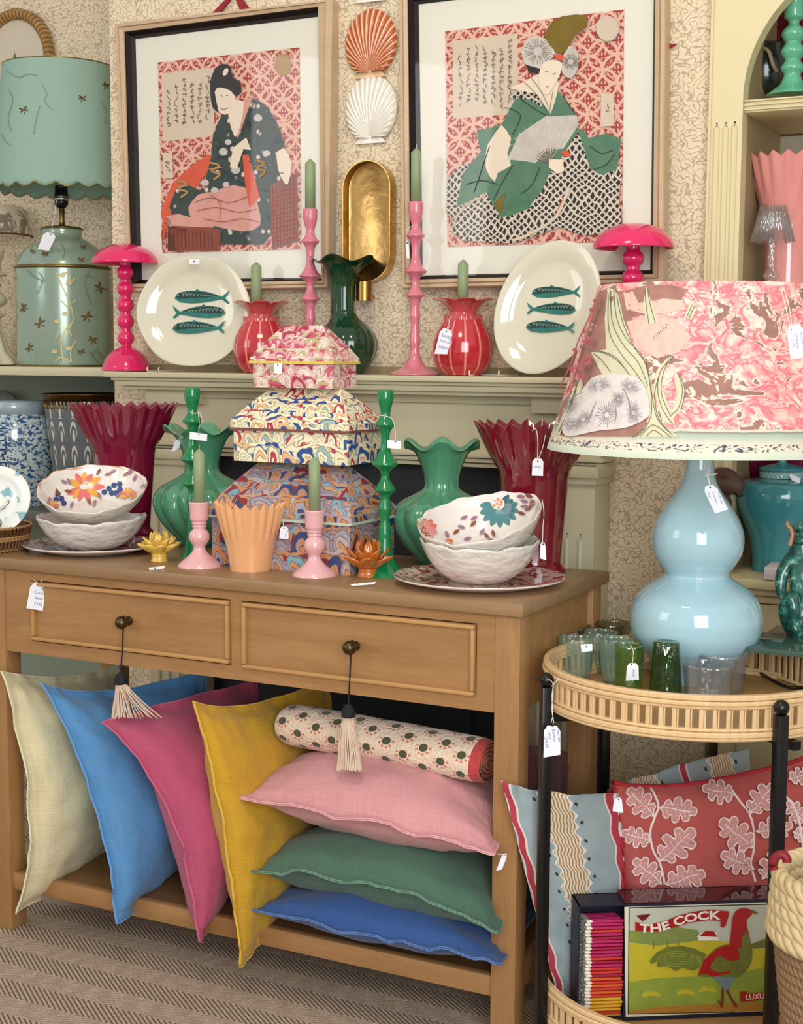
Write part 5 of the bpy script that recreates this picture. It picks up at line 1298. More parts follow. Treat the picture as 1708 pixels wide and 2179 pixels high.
M_cor=mat('coral_print_shade',coral,.8,sss=.0)
ca=(gl[0]+.0,gl[1])
ps=pxprof(ca,[(955,325),(612,225)])
# correct height so the left silhouette meets the measured corners
z0=z_at(*ca,957); z1=z_at(*ca,609)
r0=ps[0][0]; r1=ps[1][0]
b=NB(); lathe(b,[(r0+(r1-r0)*i/24,z0+(z1-z0)*i/24) for i in range(25)],ca,160,close=False)
d=Deco(b,.00012,.0006)
Z7=lambda pts:[(1150+a/3.061,580+c/3.061) for a,c in pts]
# material slots: 1 pale green trunk, 2 dark line, 3 white coral, 4 lilac grey, 5 deep coral, 6 brown ground
d.poly(Z7([(385,115),(560,120),(700,80),(850,80),(960,110),(900,200),(760,260),(600,290),(540,420),(600,520),(700,640),(690,1070),(150,1068),(110,1050),(230,640),(320,330)]),6)
d.poly(Z7([(540,130),(600,120),(640,200),(800,170),(920,180),(950,240),(720,280),(560,240)]),5+2)
d.poly(Z7([(560,320),(700,290),(880,300),(980,420),(900,520),(760,560),(620,480)]),7)
d.poly(Z7([(440,100),(475,110),(510,150),(540,300),(600,460),(680,580),(720,700),(745,860),(800,1000),(900,1070),(620,1075),(700,980),(715,860),(680,780),(520,700),(400,660),(330,520),(430,500),(420,300)]),1,k=1)
d.poly(Z7([(860,545),(800,640),(795,760),(860,940),(880,1010),(790,960),(735,760),(755,640),(820,560)]),1,k=1)
d.poly(Z7([(880,640),(940,740),(930,860),(860,960),(850,920),(890,800),(870,680)]),1,k=1)
d.poly(Z7([(690,90),(720,180),(765,330),(690,345),(670,200)]),1); d.poly(Z7([(970,200),(1015,240),(980,310),(935,300)]),1)
d.poly(Z7([(200,800),(270,690),(280,740),(180,980),(130,1060),(100,1050)]),1)
for P_ in ([(480,120),(500,300),(560,430),(660,540),(710,700),(725,900),(690,1000),(630,1070)],[(460,120),(470,320),(540,470),(640,590),(700,740)],[(445,140),(450,380),(520,520),(620,650),(690,760)],[(500,150),(540,330),(620,500),(690,600),(722,760),(760,950),(860,1060)],[(345,515),(420,520),(500,560),(560,640)],[(350,530),(400,570),(460,650)],[(370,510),(450,540),(530,600),(590,680)],[(850,560),(780,650),(765,780),(800,900),(870,1000)],[(835,570),(795,680),(790,800),(850,940)],[(770,680),(745,800),(770,950),(850,1050)],[(890,650),(925,760),(900,880),(850,930)],[(905,660),(940,770),(915,900)],[(700,100),(715,200),(750,330)],[(685,110),(690,210),(710,340)],[(985,215),(950,300)],[(1000,225),(965,305)],[(250,720),(200,860),(140,1050)],[(240,760),(190,900),(125,1040)],[(650,1070),(720,1000),(770,1010),(850,1075)],[(690,1070),(740,1030),(800,1070)],[(600,1075),(690,1010)]): d.stroke(Z7(P_),1.3,2,4)
d.poly(Z7([(150,1000),(200,880),(270,780),(340,690),(420,665),(520,665),(620,680),(680,740),(710,850),(705,940),(600,1000),(520,1020),(400,1030),(300,1050),(200,1070),(155,1050)]),3,k=2)
import itertools
rr_=random.Random(3)
for cx,cy,rx_,ry_,a_ in ((440,930,80,110,.3),(290,960,90,60,-.6),(520,830,55,60,.2),(620,920,60,90,.1),(400,740,110,60,-.2),(600,750,80,60,.3),(230,870,60,80,.5),(230,1000,60,50,0)):
    for i in range(22):
        th=2*PI*i/22; q=lambda f:((cx+rx_*f*math.cos(th)*math.cos(a_)-ry_*f*math.sin(th)*math.sin(a_)),(cy+rx_*f*math.cos(th)*math.sin(a_)+ry_*f*math.sin(th)*math.cos(a_)))
        d.stroke(Z7([q(.18),q(.55+.4*rr_.random())]),1.,4,1)
for P_ in ([(400,850),(370,920),(340,1000)],[(515,880),(520,940),(510,1000)],[(330,790),(250,830),(190,930),(165,1000)],[(560,760),(600,850),(610,960)]): d.stroke(Z7(P_),2.4,4,4,.6)
for x,y,r in ((345,465,22),(340,590,30),(300,640,18),(305,690,24),(270,520,14),(380,260,16),(400,200,12),(330,400,14),(250,640,16)): d.ell(*Z7([(x,y)])[0],r/3,r/3.4,5,.4,12)
for P_ in ([(420,170),(360,320),(300,450),(250,600),(170,780)],[(400,420),(340,470)],[(380,560),(290,620)],[(310,690),(240,650)]): d.stroke(Z7(P_),3.2,5,4)
for k in range(5): d.stroke(Z7([(755+k*18,450-k*16),(768+k*18,425-k*18)]),1.2,2,1)
for k in range(4): d.stroke(Z7([(825+k*14,550),(832+k*14,572)]),1.2,2,1)
M_l=[M_cor,mat('shade_sage',lambda g:g.mix(g.noise(g.vec(*g.xyz()),25,3),'CDC9A4','E3DDBF'),.8),mat('shade_line','5D6650',.8),mat('shade_white_coral',lambda g:g.mix(g.noise(g.vec(*g.xyz()),40,3),'CFC4BE','F1EAE6'),.8),mat('shade_lilac','8B8690',.8),mat('shade_deep','B6606A',.8),mat('shade_brown',lambda g:g.mix(g.noise(g.vec(*g.xyz()),45,4),'8F6258','B98C7E'),.8),mat('shade_blush',lambda g:g.mix(g.noise(g.vec(*g.xyz()),45,4,.6,1.5),'E9A49A','F5D6C4'),.8)]
o=link('shade',b,M_l,t)
b=NB(); lathe(b,[(r0-.0015,z0),(r1-.0015,z1)],ca,96,close=False); link('shade_lining',b,mat('shade_lining','E9E0CC',.8),t)
b=NB(); P=[]
for sp in range(3):
    th=2*PI*sp/3; tube(b,[(ca[0],ca[1],z1-.03),(ca[0]+r1*math.cos(th),ca[1]+r1*math.sin(th),z1-.002)],.0015,6)
link('shade_carrier',b,M_brassdull,t)
# ---------------------------------------------------------------- glasses
def glass(name,c,milk=.10,mc=None): return thin(name,c,.6,.8,milk,mc)
G_aq=glass('aqua_glass','F0FBF8',.18,'CFEDE6'); G_gr=glass('green_glass','62BC5C',.16,'1F8A30'); G_lg=glass('light_green_glass','DDF2C2',.1,'8FC86A'); G_cl=glass('clear_glass','F7FAFC',.07,'D5E0E6'); G_am=glass('smoky_glass','CFCBAA')
def tumbler(lab,px,py,htop,rt,rb,m,wav=0,tw=0,etch=0,zb=None,waist=0,grp='drinking glasses on the trolley',inv=0,y=None,closed=0):
    zb=zb or ZTR; ax=axis(px,py,z=zb); s=mpp((ax[0],ax[1],zb)); r1=rt*s; r2=rb*s; z1=z_at(ax[0],ax[1],htop)
    h=z1-zb; w=.0022
    pr=[(0,0)]+[(r2+(r1-r2)*f-waist*s*math.sin(PI*min(1,f*1.0))*1.0,h*f) for f in [i/14 for i in range(15)]]
    inn=[(p[0]-w,max(p[1],.006)) for p in pr[:0:-1]]+[(0,.006)]
    md=(lambda th,f,r,z:(r*(1+wav*math.cos(14*th+tw*z)),z+(.0012*math.cos(9*th) if z>h*.95 else 0))) if wav else None
    b=NB(); lathe(b,pr+inn,ax,84,md,z0=zb,close=False); bmesh.ops.remove_doubles(b,verts=b.verts,dist=1e-6); bmesh.ops.recalc_face_normals(b,faces=b.faces)
    if inv: bmesh.ops.scale(b,vec=(1,1,-1),verts=b.verts); bmesh.ops.translate(b,verts=b.verts,vec=(0,0,2*zb+h)); bmesh.ops.reverse_faces(b,faces=b.faces)
    o=link('drinking_glass',b,m,None,origin=(ax[0],ax[1],zb)); tag(o,lab,'glass',grp); return o
tumbler('wavy aqua tinted glass at the far left of the trolley with a price sticker',1224,1441,1356,37,30,G_aq,.035,60,waist=-2)
tumbler('wavy aqua tinted glass behind the stickered one at the trolley left',1277,1425,1343,35,29,G_aq,.035,60,waist=-2)
tumbler('wavy aqua tinted glass beside the light green glass',1310,1450,1358,35,28,G_aq,.035,60,waist=-2)
tumbler('smoky plain glass behind the wavy aqua glasses next to the console side',1222,1405,1331,35,30,G_am)
tumbler('smoky plain glass behind the wavy aqua glasses next to the gourd lamp',1303,1402,1324,37,31,G_am)
tumbler('light green tumbler with a white price tag hanging on it',1337,1462,1370,30,28,G_lg,y=1)
tumbler('dark green tumbler turned upside down under the other, front of the trolley',1415,1476,1366,35,27,G_gr,inv=1)
tumbler('dark green tumbler capping the upside down one, front of the trolley',1415,1476,1358,33,24,G_gr,inv=1,zb=ZTR+.008) if False else None
tumbler('clear etched short tumbler in front of the clear one by the tray edge',1506,1487,1411,55,48,G_cl,.006,0)
tumbler('clear etched tumbler behind the short clear one on the trolley',1533,1468,1388,53,47,G_cl,.006,0)
# bamboo box, glass slab, figurine
pA=onz(1590,1420,ZTR); 
dr=(onz(1708,1462,ZTR)-pA); dr.z=0; dr.normalize(); dn=Vector((-dr.y,dr.x,0))
M=Matrix(((dr.x,dn.x,0,pA.x),(dr.y,dn.y,0,pA.y),(0,0,1,ZTR),(0,0,0,1)))
t=thing('bamboo_riser','low brown bamboo riser box under the glass slab on the trolley','box',tuple(pA))
b=NB(); box(b,0,.20,0,.16,0,.0655,.002,0,M); link('box_body',b,mat('dark_bamboo','6E4F2B',.5),t)
b=NB()
for i in range(11): box(b,.004+i*.0185,.015+i*.0185,-.0025,.0,.004,.063,.0008,0,M)
for z in (0,.059): box(b,0,.2,-.004,.0,z,z+.006,.001,0,M)
link('slats',b,M_bam,t)
zsl=ZTR+.0665
pS=onz(1585,1377,zsl+.009); 
M2=Matrix.Translation((pS.x,pS.y,zsl))
b=NB(); box(b,0,.28,0,.24,0,.0095,.0008,0,M2); o=autosm(link('glass_slab',b,mat('slab_glass','6E8F80',.03,trans=.6,ior=1.45),None,origin=tuple(pS-Vector((0,0,.0095))))); tag(o,'thick green edged glass slab lying on the bamboo riser','slab')
def skin(name,chains,m,parent,sub=2,fat=1.25):
    """chains: list of lists of (Vector, radius); joined where points coincide"""
    me=bpy.data.meshes.new(name); vs_=[]; es=[]; rad=[]; idx={}
    org=Vector(parent.location)
    for ch in chains:
        prev=None
        for p,r in ch:
            k=tuple(round(q,5) for q in p)
            if k not in idx: idx[k]=len(vs_); vs_.append(Vector(p)-org); rad.append(r)
            i=idx[k]
            if prev is not None: es.append((prev,i))
            prev=i
    rad=[r*fat for r in rad]; me.from_pydata(vs_,es,[]); o=bpy.data.objects.new(name,me); COL.objects.link(o); o.parent=parent
    sk=o.modifiers.new('skin','SKIN'); sk.use_smooth_shade=True
    for v,r in zip(me.skin_vertices[0].data,rad): v.radius=(r,r) if not isinstance(r,tuple) else r
    me.skin_vertices[0].data[0].use_root=True
    sb=o.modifiers.new('sub','SUBSURF'); sb.levels=sub; sb.render_levels=sub
    me.materials.append(m); return o
M_mon=mat('mottled_green_glaze',lambda g:g.ramp(g.noise(g.vec(*g.xyz()),55,5,.7),[(.3,'12362F'),(.5,'1F5A50'),(.6,'3E8A7C'),(.68,'BFD8CC')]),.18,coat=.8)
fo=Vector((0,0,0)); pf=onz(1700,1352,zsl+.0105); pn=Vector((pf.x,pf.y,0)).normalized()
W=lambda x,y,dd=0:onpl(x,y,pf+pn*(.02+dd),pn)
t=thing('glazed_monkey_figurine','mottled green glazed seated monkey figurine on the glass slab','figurine',tuple(pf))
s=mpp(pf)
hip=W(1722,1315); ch=W(1708,1215); nk=W(1706,1160); hd=W(1706,1133)
sh_=W(1678,1195,-.004)
skin('body',[[(hip,34*s),(W(1718,1265),33*s),(ch,30*s),(nk,17*s),(hd,24*s)],
 [(ch,30*s),(sh_,15*s),(W(1662,1225,-.01),12*s),(W(1660,1262,-.02),10*s),(W(1684,1285,-.035),8*s),(W(1708,1290,-.04),8*s)],
 [(hip,34*s),(W(1684,1335,-.01),21*s),(W(1672,1290,-.03),17*s),(W(1684,1262,-.04),14*s),(W(1690,1300,-.045),12*s),(W(1688,1336,-.04),11*s),(W(1700,1347,-.05),8*s)]],M_mon,t)
b=NB(); ball(b,W(1708,1138,-.004),27*s,(1,.95,1.08),24); link('head',b,M_mon,t)
b=NB(); ball(b,W(1704,1150,-.026),13*s,(1.2,.8,.75),18); link('muzzle',b,M_mon,t)
for ex,ey in ((1697,1130),(1712,1129)):
    b=NB(); ball(b,W(ex,ey,-.028),3.6*s,(1,.7,1),12); link('eye',b,mat('dark_eye','0C1412',.2),t)
b=NB(); ball(b,W(1684,1136,.0),8*s,(.6,.5,1),12); link('ear',b,M_mon,t)
for ax2 in (W(1718,1322,-.0),):
    b=NB(); ball(b,ax2,44*s,(1,.8,.78),24); link('haunch',b,M_mon,t)
b=NB(); ball(b,W(1712,1240,.0),36*s,(.95,.75,1.5),24); link('torso',b,M_mon,t)
b=NB(); tube(b,[W(1680,1160,-.024),W(1685,1140,-.024),W(1682,1126,-.02),W(1675,1118,-.02),W(1675,1108,-.02)],lambda q:s*(5.5-1.5*abs(math.sin(q*28))-q*1.5),10,k=6); link('coral_twig',b,mat('orange_coral','C98A6A',.6),t)
# power cord
b=NB(); P=[onz(x,y,ZTR+.004) for x,y in ((1583,1418),(1610,1428),(1640,1446),(1670,1460),(1690,1464),(1712,1462))]; tube(b,P,.0028,8,k=6); o=link('lamp_cord',b,mat('black_cord','0B0B0B',.4),None,origin=tuple(P[0])); tag(o,'black lamp cord lying in the trolley tray beside the riser','cord')
# ---------------------------------------------------------------- bookcase contents
tj=(onz(1657,1214,ZJ).x,onz(1657,1214,ZJ).y)
M_tj=ceram('teal_crackle_glaze','3E8A92',.12)
t=thing('teal_ginger_jar','large teal glazed ginger jar with rope collar in the bookcase niche','jar',(tj[0],tj[1],ZJ))
b=NB(); pr=pxprof(tj,[(1222,0),(1222,56),(1215,57),(1190,57),(1165,60),(1140,66),(1110,78),(1080,90),(1055,95),(1035,92),(1024,84),(1020,64),(1017,48)]); pr[0]=(0,ZJ); pr[1]=(pr[1][0],ZJ); lathe(b,pr,tj,80,k=3); bmesh.ops.recalc_face_normals(b,faces=b.faces); link('body',b,M_tj,t)
b=NB(); lathe(b,pxprof(tj,[(1016,45),(1012,46),(1005,46),(1002,43)]),tj,144,lambda th,f,r,z:(r*(1+.03*math.cos(30*th+z*500)),z),k=2); link('rope_collar',b,ceram('teal_rope','8FB8B6',.15),t)
b=NB(); lathe(b,pxprof(tj,[(1002,44),(999,49),(997,49.5),(992,40),(987,20),(984,8),(975,9),(968,8),(962,0)]),tj,64,k=2); link('lid',b,M_tj,t)
M_sh=mat('brown_terracotta_sheep','5F463B',.6,vary=(40,.25),bump=lambda g:g.noise(g.vec(*g.xyz()),60,4),bs=.3)
ps_=onz(1556,1220,ZJ); pn2=Vector((ps_.x,ps_.y,0)).normalized(); W2=lambda x,y,dd=0:onpl(x,y,ps_+pn2*(.0+dd),pn2); s=mpp(ps_)
t=thing('brown_sheep_figure','brown terracotta sheep figure behind the gourd lamp neck','figurine',tuple(ps_))
skin('body',[[(W2(1556,1213),8*s),(W2(1553,1190),8*s),(W2(1540,1150,.01),15*s),(W2(1520,1110,.03),38*s),(W2(1528,1062,.015),24*s),(W2(1526,1020,.0),28*s),(W2(1545,1020,-.005),26*s),(W2(1567,1036,-.01),17*s),(W2(1582,1044,-.012),11*s)],
  [(W2(1520,1110,.03),38*s),(W2(1450,1120,.05),40*s),(W2(1440,1180,.05),12*s),(W2(1442,1216,.05),9*s)]],M_sh,t)
b=NB(); ball(b,W2(1544,1010,-.038),8*s,(1,.5,.8),16); ball(b,W2(1540,1012,-.035),11*s,(1.1,.4,.7),16); link('eye',b,M_sh,t)
b=NB(); tube(b,[W2(1564,1048,-.034),W2(1570,1056,-.03),W2(1580,1054,-.026)],2.2*s,8,k=3); link('mouth',b,mat('dark_mouth','1E1512',.8),t)
b=NB(); q=onz(1624,1234,ZJ); box(b,-.0,.14,-.0,.09,.0,.026,.002,0,Matrix.Translation(q)@Matrix.Rotation(math.radians(4),4,'Z')); o=link('white_box',b,mat('white_card_box','CFCBCB',.7),None,origin=tuple(q)); tag(o,'small plain white box on the bookcase ledge in front of the teal jar','box')
pv=(ony(1625,1200,3.235).x,3.235)
pleat('plum pleated glass vase in the dark niche behind the teal jar',pv,[(1216,50),(1215,54),(1190,52),(1100,58),(1060,66),(1000,88),(960,104)],960,1040,22,mat('plum_glass','6E1038',.08,coat=.8),ZJ,.005,.05)
M_pk2=mat('rose_glass','E0948F',.12,coat=.8,sss=.2)
pk=(ony(1672,600,3.13).x,3.13)
pleat('rose pink pleated glass vase on the middle bookcase shelf',pk,[(622,44),(621,48),(600,46),(560,46),(520,48),(480,53),(450,58),(425,64),(400,71),(370,79),(335,88)],335,410,18,M_pk2,ZS2,.006,.05)
cl=(ony(1640,600,3.045).x,3.045)
t=thing('glass_lamp_holder','small clear glass lamp shaped candle holder before the rose vase','candle holder',(cl[0],cl[1],ZS2))
b=NB(); lathe(b,pxprof(cl,[(622,26),(618,26),(605,18),(596,8),(590,16),(578,12),(572,8),(560,7),(548,9),(536,7),(524,9),(512,8),(505,4)]),cl,40,lambda th,f,r,z:(r*(1+.12*math.cos(5*th+z*150)),z),k=2); link('twisted_stem',b,G_cl,t)
b=NB(); lathe(b,pxprof(cl,[(515,46),(437,27)]),cl,120,lambda th,f,r,z:(r*(1+.03*math.cos(30*th)),z),close=False); o=link('glass_shade',b,G_cl,t); sd=o.modifiers.new('thickness','SOLIDIFY'); sd.thickness=.0015
gc_=(ony(1684,196,3.06).x,3.06)
simple('candlestick','mint green bobbin candlestick on the upper bookcase shelf','candlestick',gc_,[(203,0),(203,50),(198,49),(190,38),(180,26),(168,20),(158,17.5),(146,25),(134,19),(128,16),(122,20),(110,25.5),(98,20),(91,16),(85,20),(72,25.5),(60,19),(54,12),(46,11.5),(40,18),(34,21),(8,21),(4,20),(4,10)],ceram('mint_glaze','5FB08E',.12))
candle('orange wax candle in the mint green candlestick at the top edge',gc_,-60,4,13,None,mat('orange_wax','C98A3A',.5))
b=NB(); hp=ony(1625,200,3.2); zz=ZS
lathe(b,pxprof((hp.x,3.2),[(204,0),(204,40),(180,56),(140,60),(110,50),(95,46)]),(hp.x,3.2),48,k=2); tube(b,[ony(1618,100,3.15),ony(1634,108,3.13),ony(1640,125,3.13),ony(1645,140,3.13),ony(1652,152,3.14)],.004,8,k=3,mi=1)
o=link('dark_jug',b,[mat('dark_green_jug','222B27',.2,coat=.5),mat('jug_handle','A88F7A',.4)],None,origin=(hp.x,3.2,zz)); tag(o,'dark glazed jug with a pale looped handle in the shaded upper shelf','jug')
b=NB()
rr_=random.Random(5)
for i in range(70):
    x=1628+i*1.3; q=ony(x,205,3.27+.02*rr_.random()); q.z=ZS+.002
    tube(b,[ony(x-10+rr_.random()*8,-30,3.27),ony(x-6,60,3.262),q],.0035,5,k=2)
o=link('red_tassel_hanging',b,mat('dark_red_thread','6E1A28',.9),None,origin=(ony(1680,200,3.27).x,3.27,ZS)); tag(o,'dark red thread hanging bundle behind the mint candlestick','hanging'); o['kind']='stuff'
# ---------------------------------------------------------------- lower trolley: matchbox, cushions
BL=onz(1325,2172,ZTL+.001); BR=onz(1640,2160,ZTL); 
dx_=(BR-BL); dx_.z=0; dx_.normalize(); nb=Vector((-dx_.y,dx_.x,0)); nf=-nb
OP=lambda x,y,o=0.:onpl(x,y,BL+nb*o,nf)
zt_=OP(1320,1922).z; Lm=.285; hm=zt_-BL.z
def MX(o): return Matrix(((dx_.x,nb.x,0,o.x),(dx_.y,nb.y,0,o.y),(0,0,1,o.z),(0,0,0,1)))
M_navy=mat('navy_card','131A2E',.45); M_mtop=mat('glossy_plum_card','3A1420',.12,coat=.6)
t=thing('giant_matchbox','giant matchbox with rooster picture label standing in the lower trolley tray','matchbox',tuple(BL))
b=NB(); D=.062; w=.0025
box(b,0,Lm,0,D,hm-w,hm,0,1,MX(BL)); box(b,0,Lm,0,D,0,w,0,0,MX(BL)); box(b,0,Lm,D-w,D,0,hm,0,0,MX(BL)); box(b,0,Lm,0,w,w,hm-w,0,0,MX(BL))
sl_=link('sleeve',b,[M_navy,M_mtop],t,False)
# label
b=NB(); L_=[OP(1328,1930,-.0006),BL+dx_*(Lm-.004)+nf*.0006,BL+dx_*(Lm-.004)+nf*.0006,OP(1331,2164,-.0006)]
L_[1]=Vector((L_[1].x,L_[1].y,L_[0].z)); L_[2]=Vector((L_[2].x,L_[2].y,L_[3].z))
quadface(b,L_,0,1); d=Deco(b,.00006,.0001)
Z8=lambda pts:[(1050+a/2.596,1500+c/2.596) for a,c in pts]
LM=[mat('label_cream','D8D3BC',.35,coat=.3),mat('label_line','1E2320',.4),mat('label_sky',lambda g:g.mix(g.noise(g.vec(*g.xyz()),14,2),'AEB3A4','C9CBB8'),.35,coat=.3),mat('label_yellow',lambda g:g.mix(g.noise(g.vec(*g.xyz()),20,3),'A8A126','CDBB38'),.35,coat=.3),mat('label_green',lambda g:g.mix(g.noise(g.vec(*g.xyz()),30,3),'6F8632','9AA743'),.35,coat=.3),mat('label_red','A3161C',.35,coat=.3),mat('label_ochre','A8772F',.35,coat=.3),mat('label_olive',lambda g:g.mix(g.noise(g.vec(*g.xyz()),60,3),'4F5E2A','7E7C33'),.35,coat=.3),mat('label_slate','6A7C82',.35,coat=.3),mat('label_tree','7D8B4A',.35),mat('label_white','E3E0D2',.35),mat('label_leg','7A2A22',.35),mat('label_darkred','6E0F14',.35)]
F_=lambda pts:Z8(pts)
R1=1560/1
d.poly(F_([(745,1118),(1760,1092),(1790,1690),(740,1710)]),1); d.poly(F_([(751,1124),(1755,1098),(1784,1684),(746,1704)]),2)
d.poly(F_([(748,1310),(900,1300),(1150,1290),(1300,1310),(1420,1320),(1520,1280),(1760,1290),(1784,1684),(746,1704)]),3)
d.poly(F_([(748,1248),(900,1235),(1000,1225),(1130,1245),(1140,1300),(900,1330),(748,1310)]),9)
for x,y,r in ((780,1280,32),(860,1275,36),(950,1270,40),(1040,1262,40),(1100,1280,28)): d.ell(*F_([(x,y)])[0],r/2.6,r/3.6,9 if x%3 else 4,0,12)
for x in (885,960,1020): d.stroke(F_([(x,1300),(x-2,1345)]),2,7,1)
d.poly(F_([(1420,1320),(1520,1285),(1760,1280),(1760,1330),(1430,1345)]),7)
d.poly(F_([(747,1530),(900,1510),(1100,1500),(1300,1500),(1520,1440),(1770,1430),(1784,1684),(746,1704)]),4)
d.poly(F_([(746,1690),(900,1668),(1250,1650),(1500,1640),(1782,1625),(1784,1684),(746,1704)]),6)
for cx,cy in ((870,1600),(1060,1590),(1180,1575)):
    for i in range(9): a_=PI+PI*i/8; d.stroke(F_([(cx,cy),(cx+52*math.cos(a_),cy+8+34*math.sin(a_))]),3,3,1)
d.poly(F_([(1122,1275),(1165,1250),(1230,1255),(1240,1300),(1130,1300)]),10); d.poly(F_([(1135,1275),(1170,1245),(1215,1250),(1235,1280)]),5)
d.poly(F_([(860,1410),(900,1365),(960,1335),(1040,1330),(1110,1345),(1170,1375),(1160,1410),(1135,1450),(1100,1465),(1040,1450),(1000,1468),(960,1440),(900,1445),(905,1410),(870,1430)]),7,k=1)
for k in range(7): d.stroke(F_([(1150,1395+k*8),(1050,1360+k*14),(960,1365+k*12),(890+k*12,1400+k*9)]),1.6,4,4)
d.poly(F_([(1100,1620),(1100,1620),(1125,1495),(1160,1410),(1230,1340),(1300,1320),(1330,1330),(1400,1290),(1425,1340),(1420,1420),(1380,1480),(1320,1510),(1240,1500),(1180,1500)][2:]),7,k=2)
d.poly(F_([(1125,1490),(1160,1405),(1230,1345),(1280,1325),(1340,1330),(1350,1380),(1300,1480),(1210,1500),(1160,1480)]),5,k=1)
d.poly(F_([(1190,1450),(1230,1390),(1300,1370),(1345,1400),(1310,1460),(1240,1475)]),7,k=2); d.poly(F_([(1240,1370),(1275,1335),(1340,1340),(1355,1400),(1290,1410)]),5,k=2)
d.poly(F_([(1300,1320),(1310,1240),(1320,1160),(1350,1125),(1390,1120),(1425,1135),(1420,1160),(1395,1185),(1398,1230),(1415,1300),(1380,1330),(1340,1345)]),5,k=2)
d.poly(F_([(1425,1128),(1462,1146),(1428,1153)]),7)
d.poly(F_([(1370,1280),(1395,1240),(1420,1320),(1420,1420),(1380,1480),(1330,1500),(1360,1400)]),7,k=1)
d.poly(F_([(1210,1495),(1330,1500),(1300,1570),(1270,1580),(1250,1550)]),8,k=1)
d.stroke(F_([(1262,1560),(1262,1620),(1255,1670)]),5,11,1); d.stroke(F_([(1285,1570),(1310,1620),(1340,1665)]),5,11,1); d.stroke(F_([(1235,1630),(1256,1650)]),3,11,1)
# ribbon banners and lettering
def wv(x,y):
    tt=(x-1350)/200; return (x,y-14*math.sin(tt*PI*.55)+ (3*math.sin(tt*PI*2.2)))
rib=[(780,1195),(850,1212),(930,1195),(1020,1160),(1110,1138),(1200,1128),(1300,1138),(1290,1180),(1280,1215),(1265,1228),(1250,1222),(1250,1190),(1180,1185),(1080,1200),(1000,1225),(900,1250),(780,1245)]
d.poly(F_([(785,1160),(865,1152),(840,1180),(820,1192)]),12); d.poly(F_(rib),5,k=1)
cen=F_([(790,1228),(860,1232),(930,1222),(1020,1190),(1110,1168),(1200,1158),(1275,1162)])
cc=cat(cen,8)
def along(dist):
    acc=0
    for i in range(1,len(cc)):
        a_=Vector(cc[i-1]); b_=Vector(cc[i]); l=(b_-a_).length
        if acc+l>=dist: f=(dist-acc)/l; return a_.lerp(b_,f),(b_-a_).normalized()
        acc+=l
    return Vector(cc[-1]),(Vector(cc[-1])-Vector(cc[-2])).normalized()
def txt_along(st,start,size,mi,bold=.03,total=None,up=.33):
    v,f=textmesh(st,bold); x1=max(p[0] for p in v); sx=(total/x1) if total else size
    out=[]
    for x,y in v:
        p,tg=along(start+x*sx); n=Vector((tg.y,-tg.x)); q=p+n*((y-up)*size); out.append((q.x,q.y))
    d.raw(out,f,mi)
txt_along('THE COCK',6,24,10,.035,176)
d.poly(F_([(1358,1580),(1400,1578),(1395,1592),(1520,1580),(1620,1565),(1740,1552),(1745,1600),(1620,1612),(1500,1622),(1400,1635),(1358,1635)]),5)
cc=cat(F_([(1388,1612),(1500,1602),(1620,1588),(1735,1575)]),8); txt_along('LUXURY MATCHES',0,17,0,.02,132)
link('picture_label',b,LM,sl_,False)
# drawer
DL=OP(1231,1926,.004); DB=OP(1231,2170,.004); x0d=(DL-BL).dot(dx_); 
b=NB(); hb=hm-2*w-.002; o0=BL+Vector((0,0,w+.001)); d0=.004; d1=D-w-.002
box(b,x0d-.0,x0d+.003,d0,d1,0,hb,0,0,MX(o0)); box(b,x0d,.09,d0,d1,hb-.003,hb,0,0,MX(o0)); box(b,x0d,.09,d0,d1,0,.003,0,0,MX(o0)); box(b,x0d,.09,d1-.003,d1,0,hb,0,0,MX(o0))
link('sliding_tray',b,M_navy,t,False)
# matches
MC=[('magenta','B81F5E'),('crimson','A01438'),('red','C8342A'),('orange','D65A20'),('yellow','DDA52A')]
rows_=['magenta','magenta','magenta','red','magenta','crimson','magenta','magenta','crimson','magenta','magenta','red','crimson','magenta','red','red','crimson','orange','red','orange','red','orange','red','yellow','yellow','yellow','yellow','red','yellow']
M_hd=mat('white_match_head','E6DFD2',.6); M_hd2=mat('grey_match_head','8C877E',.7)
proto={}
nR=len(rows_); zlo=OP(1275,2165,.01).z; zhi=OP(1275,1957,.01).z; rm=.00255; cnt=0
for di in range(6):
    for i,cn in enumerate(rows_):
        if (cn,di>0) not in proto:
            b=NB(); box(b,0,.062,-rm*.8,rm*.8,-rm*.8,rm*.8,.0004,0,MX(Vector((0,0,0)))); 
            Mh=MX(Vector((0,0,0))); lathe(b,[(0,-.004),(.0022,-.003),(.0031,0),(.0030,.004),(.002,.008),(0,.009)],(0,0),12,mi=1,M=Mh@Matrix.Rotation(PI/2,4,'Y'))
            me=bpy.data.meshes.new('match'); b.to_mesh(me); b.free(); me.materials.append(mat('match_'+cn,dict(MC)[cn],.6)); me.materials.append(M_hd if di==0 else M_hd2); me.polygons.foreach_set('use_smooth',[False]*len(me.polygons)); proto[(cn,di>0)]=me
        o=bpy.data.objects.new('match',proto[(cn,di>0)]); COL.objects.link(o)
        zz=zlo+rm+(zhi-zlo-2*rm)*(nR-1-i)/(nR-1)
        o.location=BL+dx_*(x0d+.018+random.uniform(-.002,.002)-di*.0018)+nb*(d0+.006+di*.0058)+Vector((0,0,zz-BL.z+random.uniform(-.0004,.0004)))
        o['category']='match'; o['group']='matches in the open matchbox tray'
        o['label']=('%s stick match with a white head in the front column of the open matchbox'%cn) if di==0 else '%s stick match behind the front column in the open matchbox'%cn
